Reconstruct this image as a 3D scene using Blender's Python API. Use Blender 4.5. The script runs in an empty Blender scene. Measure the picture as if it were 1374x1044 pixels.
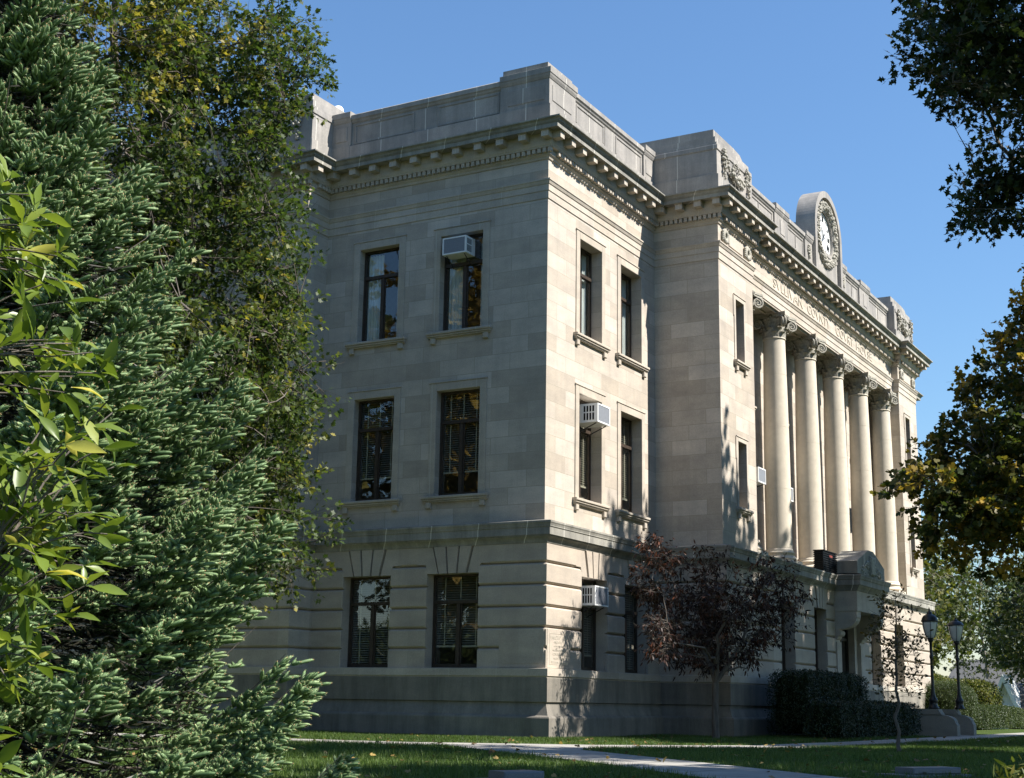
import bpy, math, random
import numpy as np
from mathutils import Vector, Matrix
random.seed(7); rng = np.random.default_rng(11)
C = bpy.context.scene.collection
sc = bpy.context.scene
R = math.radians

# ------------------------------------------------------------------ materials
def nmat(name):
    m = bpy.data.materials.new(name); m.use_nodes = True
    nt = m.node_tree; nt.nodes.clear()
    out = nt.nodes.new('ShaderNodeOutputMaterial')
    def N(t, **kw):
        n = nt.nodes.new(t)
        for k, v in kw.items():
            if k.startswith('_'): setattr(n, k[1:], v)
            else:
                key = int(k[1:]) if k[0] == 'i' and k[1:].isdigit() else k
                n.inputs[key].default_value = v
        return n
    L = nt.links.new
    return m, nt, N, L, out

def rgba(c): return (c[0], c[1], c[2], 1.0)

def ramp(N, stops):
    r = N('ShaderNodeValToRGB'); e = r.color_ramp.elements
    while len(e) < len(stops): e.new(0.5)
    for k, (p, c) in zip(e, stops): k.position = p; k.color = rgba(c)
    return r

def mix(N, L, fac, a, b, mode='MIX'):
    n = N('ShaderNodeMix', _data_type='RGBA', _blend_type=mode)
    for sock, val in ((n.inputs[0], fac), (n.inputs[6], a), (n.inputs[7], b)):
        if isinstance(val, (float, int)): sock.default_value = val
        elif isinstance(val, tuple): sock.default_value = rgba(val)
        else: L(val, sock)
    return n.outputs[2]

def math_(N, L, op, a, b=None):
    n = N('ShaderNodeMath', _operation=op)
    for i, v in enumerate((a, b)):
        if v is None: continue
        if isinstance(v, (float, int)): n.inputs[i].default_value = v
        else: L(v, n.inputs[i])
    return n.outputs[0]

def stone(name, c1, c2, joint, bw=.95, rh=.42, mortar=.006, stain=(0.10, 0.10, 0.095), stain_amt=.5, streak=.0, jsmooth=.1, rough=.85, seed=0.0, wash=0.0):
    m, nt, N, L, out = nmat(name)
    uv = N('ShaderNodeUVMap'); uv.uv_map = 'UVMap'
    geo = N('ShaderNodeNewGeometry')
    br = N('ShaderNodeTexBrick', Scale=1.0); br.offset = .5
    br.inputs['Color1'].default_value = (0, 0, 0, 1); br.inputs['Color2'].default_value = (1, 1, 1, 1)
    br.inputs['Mortar'].default_value = (.5, .5, .5, 1)
    br.inputs['Mortar Size'].default_value = mortar; br.inputs['Mortar Smooth'].default_value = jsmooth
    br.inputs['Brick Width'].default_value = bw; br.inputs['Row Height'].default_value = rh
    wob = N('ShaderNodeVectorMath', _operation='ADD'); wob.inputs[1].default_value = (seed, 0, 0)
    L(uv.outputs[0], wob.inputs[0]); L(wob.outputs[0], br.inputs['Vector'])
    base = mix(N, L, br.outputs['Color'], c1, c2)
    # grain inside each block: soft bedding lines and fine speckle
    mp = N('ShaderNodeMapping'); mp.inputs['Scale'].default_value = (.9, .9, 2.2); L(geo.outputs['Position'], mp.inputs['Vector'])
    n1 = N('ShaderNodeTexNoise', Scale=1.3, Detail=6.0, Roughness=.62); L(mp.outputs[0], n1.inputs['Vector'])
    r1 = ramp(N, [(.30, (.84, .84, .85)), (.70, (1.11, 1.10, 1.07))]); L(n1.outputs['Fac'], r1.inputs[0])
    base = mix(N, L, 1.0, base, r1.outputs[0], 'MULTIPLY')
    n2 = N('ShaderNodeTexNoise', Scale=34.0, Detail=3.0); L(geo.outputs['Position'], n2.inputs['Vector'])
    r2 = ramp(N, [(.32, (.90, .90, .89)), (.68, (1.06, 1.06, 1.05))]); L(n2.outputs['Fac'], r2.inputs[0])
    base = mix(N, L, 1.0, base, r2.outputs[0], 'MULTIPLY')
    # weather staining: vertical streaks and blotches
    mp2 = N('ShaderNodeMapping'); mp2.inputs['Scale'].default_value = (3.0, 3.0, .45 if streak else .55); L(geo.outputs['Position'], mp2.inputs['Vector'])
    n3 = N('ShaderNodeTexNoise', Scale=.8, Detail=7.0, Roughness=.68); L(mp2.outputs[0], n3.inputs['Vector'])
    r3 = ramp(N, [(.47 - .12 * streak, (0, 0, 0)), (.78 - .1 * streak, (1, 1, 1))]); L(n3.outputs['Fac'], r3.inputs[0])
    f3 = math_(N, L, 'MULTIPLY', r3.outputs[0], stain_amt)
    base = mix(N, L, f3, base, stain)
    base = mix(N, L, br.outputs['Fac'], base, joint)
    bs = N('ShaderNodeBsdfPrincipled', Roughness=rough); bs.inputs['Specular IOR Level'].default_value = .25
    L(base, bs.inputs['Base Color'])
    bp = N('ShaderNodeBump', Strength=.35, Distance=.01)
    hsum = math_(N, L, 'MULTIPLY_ADD', br.outputs['Fac'], -1.0)
    hh = math_(N, L, 'ADD', hsum, math_(N, L, 'MULTIPLY', n2.outputs['Fac'], .5))
    L(hh, bp.inputs['Height']); L(bp.outputs[0], bs.inputs['Normal'])
    L(bs.outputs[0], out.inputs[0])
    return m

def plain(name, col, rough=.6, metal=0.0, var=.12, scale=8.0, spec=.4, bump=0.0):
    m, nt, N, L, out = nmat(name)
    geo = N('ShaderNodeNewGeometry')
    n1 = N('ShaderNodeTexNoise', Scale=scale, Detail=5.0, Roughness=.6); L(geo.outputs['Position'], n1.inputs['Vector'])
    r1 = ramp(N, [(.3, tuple(c * (1 - var) for c in col)), (.7, tuple(min(1, c * (1 + var)) for c in col))]); L(n1.outputs['Fac'], r1.inputs[0])
    bs = N('ShaderNodeBsdfPrincipled', Roughness=rough, Metallic=metal); bs.inputs['Specular IOR Level'].default_value = spec
    L(r1.outputs[0], bs.inputs['Base Color'])
    if bump:
        bp = N('ShaderNodeBump', Strength=bump, Distance=.02); L(n1.outputs['Fac'], bp.inputs['Height']); L(bp.outputs[0], bs.inputs['Normal'])
    L(bs.outputs[0], out.inputs[0]); return m

def glass(name):
    m, nt, N, L, out = nmat(name)
    geo = N('ShaderNodeNewGeometry')
    dt = N('ShaderNodeVectorMath', _operation='DOT_PRODUCT'); L(geo.outputs['Normal'], dt.inputs[0]); L(geo.outputs['Incoming'], dt.inputs[1])
    c = math_(N, L, 'ABSOLUTE', dt.outputs['Value'])
    f = math_(N, L, 'ADD', math_(N, L, 'MULTIPLY', math_(N, L, 'POWER', math_(N, L, 'SUBTRACT', 1.0, c), 4.5), .9), .10)
    n1 = N('ShaderNodeTexNoise', Scale=1.7, Detail=1.0); L(geo.outputs['Position'], n1.inputs['Vector'])
    bp = N('ShaderNodeBump', Strength=.06, Distance=.05); L(n1.outputs['Fac'], bp.inputs['Height'])
    gl = N('ShaderNodeBsdfGlossy', Roughness=.015, Color=(1, 1, 1, 1)); L(bp.outputs[0], gl.inputs['Normal'])
    tr = N('ShaderNodeBsdfTransparent', Color=(.88, .91, .89, 1))
    mx = N('ShaderNodeMixShader'); L(f, mx.inputs[0]); L(tr.outputs[0], mx.inputs[1]); L(gl.outputs[0], mx.inputs[2])
    L(mx.outputs[0], out.inputs[0]); return m

def leafmat(name, stops, trans=.35, rough=.5, spec=.3, patch=None):
    """leaf colour comes from a per-leaf random number stored on the mesh"""
    m, nt, N, L, out = nmat(name)
    at = N('ShaderNodeAttribute'); at.attribute_name = 'tint'
    r = ramp(N, stops); L(at.outputs['Fac'], r.inputs[0])
    bs = N('ShaderNodeBsdfPrincipled', Roughness=rough); bs.inputs['Specular IOR Level'].default_value = spec
    L(r.outputs[0], bs.inputs['Base Color'])
    if trans > 0:
        t = N('ShaderNodeBsdfTranslucent'); tc = mix(N, L, 1.0, r.outputs[0], (1.25, 1.3, .7), 'MULTIPLY'); L(tc, t.inputs[0])
        mx = N('ShaderNodeMixShader', i0=trans); L(bs.outputs[0], mx.inputs[1]); L(t.outputs[0], mx.inputs[2]); L(mx.outputs[0], out.inputs[0])
    else: L(bs.outputs[0], out.inputs[0])
    return m

def bark(name, c1, c2, sc_=14.0):
    m, nt, N, L, out = nmat(name)
    geo = N('ShaderNodeNewGeometry'); mp = N('ShaderNodeMapping'); mp.inputs['Scale'].default_value = (1, 1, .18); L(geo.outputs['Position'], mp.inputs[0])
    n = N('ShaderNodeTexNoise', Scale=sc_, Detail=6.0, Roughness=.7); L(mp.outputs[0], n.inputs['Vector'])
    r = ramp(N, [(.3, c1), (.7, c2)]); L(n.outputs['Fac'], r.inputs[0])
    bs = N('ShaderNodeBsdfPrincipled', Roughness=.9); L(r.outputs[0], bs.inputs['Base Color'])
    bp = N('ShaderNodeBump', Strength=.6, Distance=.03); L(n.outputs['Fac'], bp.inputs['Height']); L(bp.outputs[0], bs.inputs['Normal'])
    L(bs.outputs[0], out.inputs[0]); return m

LIME = stone('limestone_ashlar', (0.395, 0.341, 0.282), (0.535, 0.474, 0.412), (.33, .295, .235), bw=1.02, rh=.42, mortar=.007, stain=(.20, .185, .16), stain_amt=.32)
RUST = stone('limestone_rusticated', (0.413, 0.353, 0.292), (0.516, 0.458, 0.391), (.36, .33, .27), bw=1.15, rh=40.0, mortar=.006, stain=(.2, .185, .16), stain_amt=.28)
TRIM = stone('limestone_trim', (0.430, 0.375, 0.310), (0.507, 0.449, 0.387), (.50, .46, .38), bw=1.3, rh=40.0, mortar=.007, stain=(.17, .16, .14), stain_amt=.30)
WEATH = stone('limestone_weathered', (.30, .285, .25), (.40, .38, .335), (.60, .57, .50), bw=1.34, rh=40.0, mortar=.012, stain=(.07, .07, .066), stain_amt=.62, streak=1.0)
PARA = stone('limestone_parapet', (0.310, 0.290, 0.270), (0.410, 0.378, 0.345), (.60, .57, .50), bw=1.5, rh=40.0, mortar=.010, stain=(.12, .12, .115), stain_amt=.55, streak=1.0)
PLIN = stone('limestone_plinth', (0.211, 0.189, 0.160), (0.265, 0.238, 0.203), (.20, .19, .16), bw=1.45, rh=40.0, mortar=.007, stain=(.05, .052, .045), stain_amt=.6, streak=.6)  # plinth shade is mixed into this darker stone colour
CARVE = plain('carved_limestone', (.34, .32, .27), .9, var=.3, scale=14, spec=.2, bump=.5)
COLM = plain('column_limestone', (.56, .50, .405), .85, var=.07, scale=5, spec=.2, bump=.08)
DWOOD = plain('dark_window_wood', (.045, .031, .022), .5, var=.3)
GLASS = glass('window_glass')
BLIND = plain('blind_slats', (.40, .37, .29), .55, var=.08)
CURT = plain('curtain_cloth', (.60, .62, .60), .9, var=.1, scale=4)
ROOMM = plain('interior_plaster', (.20, .18, .15), .9)
WHITE = plain('white_enamel', (.78, .78, .76), .4, var=.05)
GRILLE = plain('grey_grille', (.20, .21, .23), .5, var=.2, scale=60)
DGRILLE = plain('dark_grille', (.006, .007, .008), .6, var=.3, scale=50, spec=.12)
REDL = plain('red_label', (.22, .06, .05), .6, spec=.1)
BLACK = plain('black_iron', (.012, .012, .013), .42, var=.25, spec=.5)
MILK = plain('frosted_glass', (.62, .64, .62), .25, var=.05, spec=.6)
CONC = plain('concrete_walk', (.36, .345, .32), .9, var=.14, scale=3.0, bump=.1)
CONCS = stone('concrete_steps', (.20, .19, .165), (.25, .235, .205), (.2, .19, .17), bw=1.6, rh=40, mortar=.004, stain_amt=.3)
GRAN = plain('grey_granite', (.12, .13, .14), .5, var=.3, scale=90)
ROOFT = plain('grey_shingles', (.09, .09, .09), .9, var=.25, scale=20)
SIDE = plain('house_siding', (.55, .55, .53), .7, var=.05)
WPAINT = plain('white_paint', (.80, .80, .78), .5, var=.03)
DIAL = plain('clock_dial', (.80, .80, .76), .35, var=.03)
BRONZE = plain('dark_bronze', (.03, .026, .02), .45, metal=.4, var=.3)
DARK = plain('dark_glazing', (.012, .013, .014), .12, var=.2, spec=.6)
METAL = plain('zinc_sheet', (.33, .36, .40), .4, metal=.5, var=.1)
BARK = bark('bark_grey', (.05, .04, .032), (.16, .135, .11))
BARKP = bark('bark_pale', (.14, .115, .09), (.33, .29, .24))
TWIG = bark('twig_tan', (.13, .09, .06), (.30, .24, .19), 30)

# ------------------------------------------------------------------ mesh builder
class MB:
    def __init__(s): s.v = []; s.f = []; s.u = []; s.sm = []; s.fr = None
    def frame(s, O=None, U=None, N=None):
        s.fr = None if O is None else (Vector(O), Vector(U), Vector(N)); return s
    def T(s, p):
        if s.fr is None: return (p[0], p[1], p[2])
        O, U, N = s.fr; q = O + U * p[0] + N * p[1]; return (q.x, q.y, q.z + p[2])
    def face(s, pts, uv=None, smooth=False):
        w = [s.T(p) for p in pts]; i = len(s.v); s.v += w; s.f.append(tuple(range(i, i + len(w)))); s.sm.append(smooth)
        if uv is None:
            a, b, c = Vector(w[0]), Vector(w[1]), Vector(w[2]); n = (b - a).cross(c - a)
            if abs(n.z) > 1.2 * max(abs(n.x), abs(n.y)): uv = [(q[0], q[1]) for q in w]
            elif abs(n.x) > abs(n.y): uv = [(q[1], q[2]) for q in w]
            else: uv = [(q[0], q[2]) for q in w]
        s.u += uv
    def grid(s, P, closeu=False, closev=False, smooth=True, uv=None):
        """P[i][j] points joined into shared-vertex quads"""
        i0 = len(s.v); nu, nv = len(P), len(P[0])
        for row in P: s.v += [s.T(p) for p in row]
        for i in range(nu if closeu else nu - 1):
            for j in range(nv if closev else nv - 1):
                a, b, c, d = (i, j), ((i + 1) % nu, j), ((i + 1) % nu, (j + 1) % nv), (i, (j + 1) % nv)
                s.f.append(tuple(i0 + k[0] * nv + k[1] for k in (a, b, c, d))); s.sm.append(smooth)
                for k in ((i, j), (i + 1, j), (i + 1, j + 1), (i, j + 1)):
                    s.u.append(uv(k[0], k[1]) if uv else (k[0] * .2, k[1] * .2))
    def box(s, a0, a1, b0, b1, c0, c1, skip=''):
        p = lambda i, j, k: ((a0, a1)[i], (b0, b1)[j], (c0, c1)[k])
        F = {'b': [(0,0,0),(0,1,0),(1,1,0),(1,0,0)], 't': [(0,0,1),(1,0,1),(1,1,1),(0,1,1)], 'f': [(0,0,0),(1,0,0),(1,0,1),(0,0,1)],
             'k': [(0,1,0),(0,1,1),(1,1,1),(1,1,0)], 'l': [(0,0,0),(0,0,1),(0,1,1),(0,1,0)], 'r': [(1,0,0),(1,1,0),(1,1,1),(1,0,1)]}
        for k, q in F.items():
            if k not in skip: s.face([p(*t) for t in q])
    def cbox(s, a0, a1, b0, b1, c0, c1, c=.02):
        """box with chamfered edges towards +b"""
        s.box(a0, a1, b0, b1 - c, c0, c1, skip='k')
        o = [(a0, b1 - c, c0), (a1, b1 - c, c0), (a1, b1 - c, c1), (a0, b1 - c, c1)]
        q = [(a0 + c, b1, c0 + c), (a1 - c, b1, c0 + c), (a1 - c, b1, c1 - c), (a0 + c, b1, c1 - c)]
        s.face(q)
        for i in range(4): j = (i + 1) % 4; s.face([o[i], o[j], q[j], q[i]])
    def prism(s, poly, b0, b1, axis=1):
        """polygon in the (0,2) plane (axis=1) or the (1,2) plane (axis=0), extruded along axis"""
        f = (lambda p, t: (p[0], t, p[1])) if axis == 1 else ((lambda p, t: (t, p[0], p[1])) if axis == 0 else (lambda p, t: (p[0], p[1], t)))
        s.face([f(p, b0) for p in poly]); s.face([f(p, b1) for p in reversed(poly)])
        for i in range(len(poly)):
            j = (i + 1) % len(poly); s.face([f(poly[i], b0), f(poly[j], b0), f(poly[j], b1), f(poly[i], b1)])
    def lathe(s, prof, cx, cy, n=24, smooth=True, a0=0., a1=2 * math.pi):
        full = abs(a1 - a0 - 2 * math.pi) < 1e-6
        m = n if full else n + 1
        P = [[(cx + r * math.cos(a0 + (a1 - a0) * i / n), cy + r * math.sin(a0 + (a1 - a0) * i / n), z) for r, z in prof] for i in range(m)]
        s.grid(P, closeu=full, smooth=smooth, uv=lambda i, j: (i * .15, prof[min(j, len(prof) - 1)][1]))
    def tube(s, pts, rad, n=6, caps=True):
        pts = [Vector(p) for p in pts]; P = []; up = Vector((0, 0, 1)); prev = None
        for i, p in enumerate(pts):
            d = (pts[min(i + 1, len(pts) - 1)] - pts[max(i - 1, 0)])
            if d.length < 1e-9: d = up.copy()
            d.normalize()
            if prev is None:
                x = d.cross(up) if abs(d.z) < .95 else d.cross(Vector((1, 0, 0)))
            else: x = prev - d * prev.dot(d)
            if x.length < 1e-6: x = d.orthogonal()
            x.normalize(); prev = x; y = d.cross(x)
            r = rad[i] if hasattr(rad, '__len__') else rad
            P.append([tuple(p + x * r * math.cos(2 * math.pi * k / n) + y * r * math.sin(2 * math.pi * k / n)) for k in range(n)])
        s.grid(P, closev=True)
        if caps:
            s.face(P[0]); s.face(list(reversed(P[-1])))
    def sweep(s, prof, path, closed=True, caps=True, smooth=False):
        off = [offset_path(path, o, closed) for o, z in prof]
        n = len(path); m = n if closed else n - 1
        cum = [0.0]
        for i in range(m): cum.append(cum[-1] + math.dist(path[i], path[(i + 1) % n]))
        for i in range(m):
            j = (i + 1) % n
            for k in range(len(prof) - 1):
                a, b, c, d = off[k][i], off[k][j], off[k + 1][j], off[k + 1][i]
                z0, z1 = prof[k][1], prof[k + 1][1]
                w = math.hypot(prof[k+1][0] - prof[k][0], z1 - z0)
                s.face([(a[0], a[1], z0), (b[0], b[1], z0), (c[0], c[1], z1), (d[0], d[1], z1)],
                       [(cum[i], z0), (cum[i + 1], z0), (cum[i + 1], z0 + w), (cum[i], z0 + w)], smooth)
        if not closed and caps:
            for i in (0, n - 1): s.face([(off[k][i][0], off[k][i][1], prof[k][1]) for k in range(len(prof))])
    def ico(s, c, r, sq=(1, 1, 1)):
        t = (1 + 5 ** .5) / 2; k = r / math.hypot(1, t)
        V = [(-1,t,0),(1,t,0),(-1,-t,0),(1,-t,0),(0,-1,t),(0,1,t),(0,-1,-t),(0,1,-t),(t,0,-1),(t,0,1),(-t,0,-1),(-t,0,1)]
        F = [(0,11,5),(0,5,1),(0,1,7),(0,7,10),(0,10,11),(1,5,9),(5,11,4),(11,10,2),(10,7,6),(7,1,8),(3,9,4),(3,4,2),(3,2,6),(3,6,8),(3,8,9),(4,9,5),(2,4,11),(6,2,10),(8,6,7),(9,8,1)]
        i0 = len(s.v); s.v += [s.T((c[0] + k*x*sq[0], c[1] + k*y*sq[1], c[2] + k*z*sq[2])) for x, y, z in V]
        for f in F: s.f.append(tuple(i0 + q for q in f)); s.sm.append(True); s.u += [(0, 0)] * 3
    def mesh(s, name, mat):
        me = bpy.data.meshes.new(name); me.from_pydata(s.v, [], s.f)
        ul = me.uv_layers.new(name='UVMap'); ul.data.foreach_set('uv', np.array(s.u, 'f').ravel())
        me.polygons.foreach_set('use_smooth', np.array(s.sm, bool))
        me.materials.append(mat); me.update(); return me
    def build(s, name, mat, parent=None):
        o = bpy.data.objects.new(name, s.mesh(name, mat)); C.objects.link(o)
        if parent: attach(o, parent)
        return o

def attach(o, parent):
    o.parent = parent; o.matrix_parent_inverse = world_of(parent).inverted(); return o
def world_of(o):
    m = Matrix.LocRotScale(o.location, o.rotation_euler, o.scale)
    return m if o.parent is None else world_of(o.parent) @ o.matrix_parent_inverse @ m

def offset_path(path, o, closed=True):
    n = len(path); out = []
    for i in range(n):
        ds = []
        for a, b in (((i - 1) % n, i), (i, (i + 1) % n)):
            if not closed and ((i == 0 and a == n - 1) or (i == n - 1 and b == 0)): continue
            dx, dy = path[b][0] - path[a][0], path[b][1] - path[a][1]; l = math.hypot(dx, dy); ds.append((dy / l, -dx / l))
        if len(ds) == 1: nx, ny = ds[0]; k = 1
        else:
            nx, ny = ds[0][0] + ds[1][0], ds[0][1] + ds[1][1]; k = 1 / (1 + ds[0][0] * ds[1][0] + ds[0][1] * ds[1][1])
        out.append((path[i][0] + nx * k * o, path[i][1] + ny * k * o))
    return out

def empty(name, loc): 
    o = bpy.data.objects.new(name, None); C.objects.link(o); o.location = loc; o.empty_display_size = .5; return o
def tag(o, label, cat, group=None, kind=None):
    o['label'] = label
    if cat: o['category'] = cat
    if group: o['group'] = group
    if kind: o['kind'] = kind
    return o
def structure(o): o['kind'] = 'structure'; return o
def copy_tree(o, parent=None):
    c = o.copy(); C.objects.link(c)
    if parent: c.parent = parent
    for ch in [x for x in bpy.data.objects if x.parent == o]: copy_tree(ch, c)
    return c

# ------------------------------------------------------------------ courthouse
a_, b_, c_, d_, p_, l_, q_ = 6.487, 9.219, 25.871, 28.601, 1.967, 6.779, .926
lp = 10.0; Yb = l_ * 2 + lp; Wd = d_ + a_; ky = -1.717; lw = -.80
P = [(0, Yb), (0, l_ + lp), (-q_, l_ + lp), (-q_, l_), (0, l_), (0, 0), (a_, 0), (a_, -p_), (d_, -p_), (d_, 0), (Wd, 0), (Wd, Yb)]
PC = P[:8] + [(b_, -p_), (b_, ky), (c_, ky), (c_, -p_)] + P[8:]          # with the step over the colonnade
house = tag(empty('courthouse', (Wd / 2, Yb / 2, 0)), 'large pale limestone courthouse with a columned front and a round clock on its parapet', 'courthouse')
def part(name, mb, mat, parent=None): return mb.build(name, mat, parent or house)

def segframe(p0, p1, off=0.):
    d = Vector((p1[0] - p0[0], p1[1] - p0[1], 0)); ln = d.length; d.normalize(); n = Vector((d.y, -d.x, 0))
    return Vector((p0[0], p0[1], 0)) + n * off, d, n, ln
def wall(mb, p0, p1, z0, z1, holes=(), e0=0., e1=0., off=0., rev=.3):
    O, U, N, ln = segframe(p0, p1, off); mb.frame(O, U, N)
    us = sorted({-e0, ln + e1} | {h[0] for h in holes} | {h[1] for h in holes}); zs = sorted({z0, z1} | {h[2] for h in holes} | {h[3] for h in holes})
    for i in range(len(us) - 1):
        for k in range(len(zs) - 1):
            u, z = (us[i] + us[i+1]) / 2, (zs[k] + zs[k+1]) / 2
            if any(h[0] < u < h[1] and h[2] < z < h[3] for h in holes): continue
            mb.face([(us[i], 0, zs[k]), (us[i+1], 0, zs[k]), (us[i+1], 0, zs[k+1]), (us[i], 0, zs[k+1])])
    for u0, u1, h0, h1 in [h[:4] for h in holes]:
        for q in ([(u0,0,h0),(u0,0,h1),(u0,-rev,h1),(u0,-rev,h0)], [(u1,0,h0),(u1,-rev,h0),(u1,-rev,h1),(u1,0,h1)], [(u0,0,h1),(u1,0,h1),(u1,-rev,h1),(u0,-rev,h1)], [(u0,0,h0),(u0,-rev,h0),(u1,-rev,h0),(u1,0,h0)]): mb.face(q)
    mb.frame()

UZ, MZ, GZ = (9.99, 12.55), (5.78, 8.46), (1.60, 3.85)
# window lists per wall: (u0, u1, z0, z1, what is behind the glass)
LW = [(l_ - 3.121, l_ - 1.855), (l_ - 5.663, l_ - 4.417)]
FW = [(1.74, 3.03), (4.20, 5.55)]
wl = [(LW[0] + UZ, 'curtain'), (LW[1] + UZ, 'curtain'), (LW[0] + MZ, 'blind_part'), (LW[1] + MZ, 'blind_part')]
wf = [(FW[0] + UZ, 'curtain'), (FW[1] + UZ, 'curtain'), (FW[0] + MZ, 'blind_half'), (FW[1] + MZ, 'blind_half')]
eb = [((1.25, 1.915, 10.41, 12.22), 'none'), ((1.25, 1.915, 6.20, 8.08), 'none')]
eb2 = [((d_ - c_ - 1.915, d_ - c_ - 1.25, 10.41, 12.22), 'none'), ((d_ - c_ - 1.915, d_ - c_ - 1.25, 6.20, 8.08), 'none')]
bays = [b_ + .472 + 3.142 * (i + .5) for i in range(5)]
lg = [((x - .78 - b_, x + .78 - b_, 10.02, 12.35), 'blind_half') for x in bays] + [((x - .78 - b_, x + .78 - b_, 5.82, 8.42), 'blind_half') for x in bays]
lpv = [((4.3, 5.6) + UZ, 'curtain'), ((4.3, 5.6) + MZ, 'blind_full')]
um = MB()
wall(um, P[0], P[1], 5.0, 15.3); wall(um, P[1], P[2], 5.0, 15.3)
wall(um, P[2], P[3], 5.0, 15.3, [w[0] for w in lpv]); wall(um, P[3], P[4], 5.0, 15.3)
wall(um, P[4], P[5], 5.0, 15.3, [w[0] for w in wl]); wall(um, P[5], P[6], 5.0, 15.3, [w[0] for w in wf], rev=.4)
wall(um, P[6], P[7], 5.0, 15.3)
wall(um, P[7], (b_, -p_), 5.0, 15.3, [w[0] for w in eb], rev=.42); wall(um, (c_, -p_), P[8], 5.0, 15.3, [w[0] for w in eb2], rev=.42)
wall(um, (b_, -p_), (b_, lw), 5.0, 13.04); wall(um, (c_, lw), (c_, -p_), 5.0, 13.04)
wall(um, (b_, -p_), (b_, ky), 13.04, 15.3); wall(um, (c_, ky), (c_, -p_), 13.04, 15.3)
wall(um, (b_, lw), (c_, lw), 5.0, 13.04, [w[0] for w in lg], rev=.2)
wall(um, (b_, ky), (c_, ky), 13.04, 15.3)
wall(um, P[8], P[9], 5.0, 15.3); wall(um, P[9], P[10], 5.0, 15.3); wall(um, P[10], P[11], 5.0, 15.3); wall(um, P[11], P[0], 5.0, 15.3)
um.face([(b_, ky, 13.04), (b_, lw, 13.04), (c_, lw, 13.04), (c_, ky, 13.04)])
part('upper_wall', um, LIME)
for x in bays:                                              # panels between the two rows of loggia windows, ceiling coffers
    sp = MB().frame(Vector((x, lw, 0)), Vector((1, 0, 0)), Vector((0, -1, 0))); sp.cbox(-.62, .62, .002, .05, 8.95, 9.55, .02); part('spandrel_panel', sp, TRIM)
    sp = MB(); sp.box(x - 1.0, x + 1.0, -1.32, -1.26, 12.98, 13.038); sp.box(x - 1.0, x + 1.0, -1.66, -1.60, 12.98, 13.038)
    sp.box(x - 1.0, x - .94, -1.60, -1.32, 12.98, 13.038); sp.box(x + .94, x + 1.0, -1.60, -1.32, 12.98, 13.038); part('ceiling_coffer', sp, TRIM)
core = MB(); core.box(2.6, Wd - 2.6, 2.6, Yb - 2.6, .1, 15.2); core.box(.3, Wd - .3, .3, Yb - .3, 5.2, 5.4); core.box(.3, Wd - .3, .3, Yb - .3, 9.3, 9.5)
core.box(b_ + .2, c_ - .2, -.5, .2, 5.2, 5.21)
part('interior', core, ROOMM)

# ground storey -------------------------------------------------------------
goff, gproud = .06, .15
gl_ = [LW[0], LW[1]]
GL = [((l_ - 3.176, l_ - 1.70) + GZ, 'blind_part'), ((l_ - 5.697, l_ - 4.246) + GZ, 'blind_full')]
GF = [((1.67, 3.12) + GZ, 'blind_half'), ((4.16, 5.62) + GZ, 'blind_full')]
GP = [((x - .62 - a_, x + .62 - a_) + GZ, 'blind_full') for x in (bays[0], bays[1], bays[3], bays[4])]
GLP = [((4.25, 5.65) + GZ, 'blind_full')]
door_u = (15.95 - a_, 19.10 - a_)
gm = MB()
for i in range(len(P)):
    p0, p1 = P[i], P[(i + 1) % len(P)]
    o0, o1 = offset_path(P, goff)[i], offset_path(P, goff)[(i + 1) % len(P)]
    sh = math.dist(p0, o0); s = segframe(p0, p1)[1]; du = (Vector((p0[0], p0[1], 0)) - Vector((o0[0], o0[1], 0))).dot(s)
    holes = {2: GLP, 4: GL, 5: GF, 7: GP}.get(i, [])
    hs = [(h[0][0] + du, h[0][1] + du, h[0][2], h[0][3]) for h in holes]
    if i == 7: hs = hs + [(door_u[0] + .75 + du, door_u[1] - .75 + du, .9, 3.8)]
    wall(gm, o0, o1, 1.5, 4.6, hs, rev=.34)
part('ground_wall', gm, RUST)

cum = [0.]
for i in range(len(P)): cum.append(cum[-1] + math.dist(P[i], P[(i + 1) % len(P)]))
def cut(s0, s1):
    pts = []; tot = cum[-1]
    def at(s):
        s %= tot
        for i in range(len(P)):
            if cum[i] <= s <= cum[i + 1]:
                t = (s - cum[i]) / (cum[i + 1] - cum[i]); A, B = P[i], P[(i + 1) % len(P)]; return (A[0] + (B[0] - A[0]) * t, A[1] + (B[1] - A[1]) * t)
    pts.append(at(s0))
    for k in range(len(P)):
        if s0 + 1e-4 < cum[k] < s1 - 1e-4: pts.append(P[k])
    pts.append(at(s1)); return pts
opens = []
for i, L_ in ((2, GLP), (4, GL), (5, GF), (7, GP)):
    for h in L_: opens.append((cum[i] + h[0][0], cum[i] + h[0][1], 1))
opens.append((cum[7] + door_u[0], cum[7] + door_u[1], 2)); opens.sort()
courses = [1.60, 2.062, 2.536, 3.024, 3.541, 4.044, 4.497]
bl = MB(); vs = MB()
for k in range(6):
    z0, z1 = courses[k], courses[k + 1]; g = .05
    prof = [(.06, z0 + .004), (.115, z0 + g * .4), (gproud, z0 + g + .004), (gproud, z1 - g - .004), (.115, z1 - g * .4), (.06, z1 - .004)]
    if k == 5: prof[3:] = [(gproud, z1), (.075, z1)]
    if k == 0: prof[:3] = [(.075, z0), (gproud, z0)]
    ext = .30 if k == 5 else 0.
    cur = .02
    for s0, s1, t in opens:
        e = ext if t == 1 else 0
        bl.sweep(prof, cut(cur, s0 - e), closed=False); cur = s1 + e
    bl.sweep(prof, cut(cur, cum[-1] - .02), closed=False)
part('rusticated_block', bl, RUST)['kind'] = 'stuff'
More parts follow.
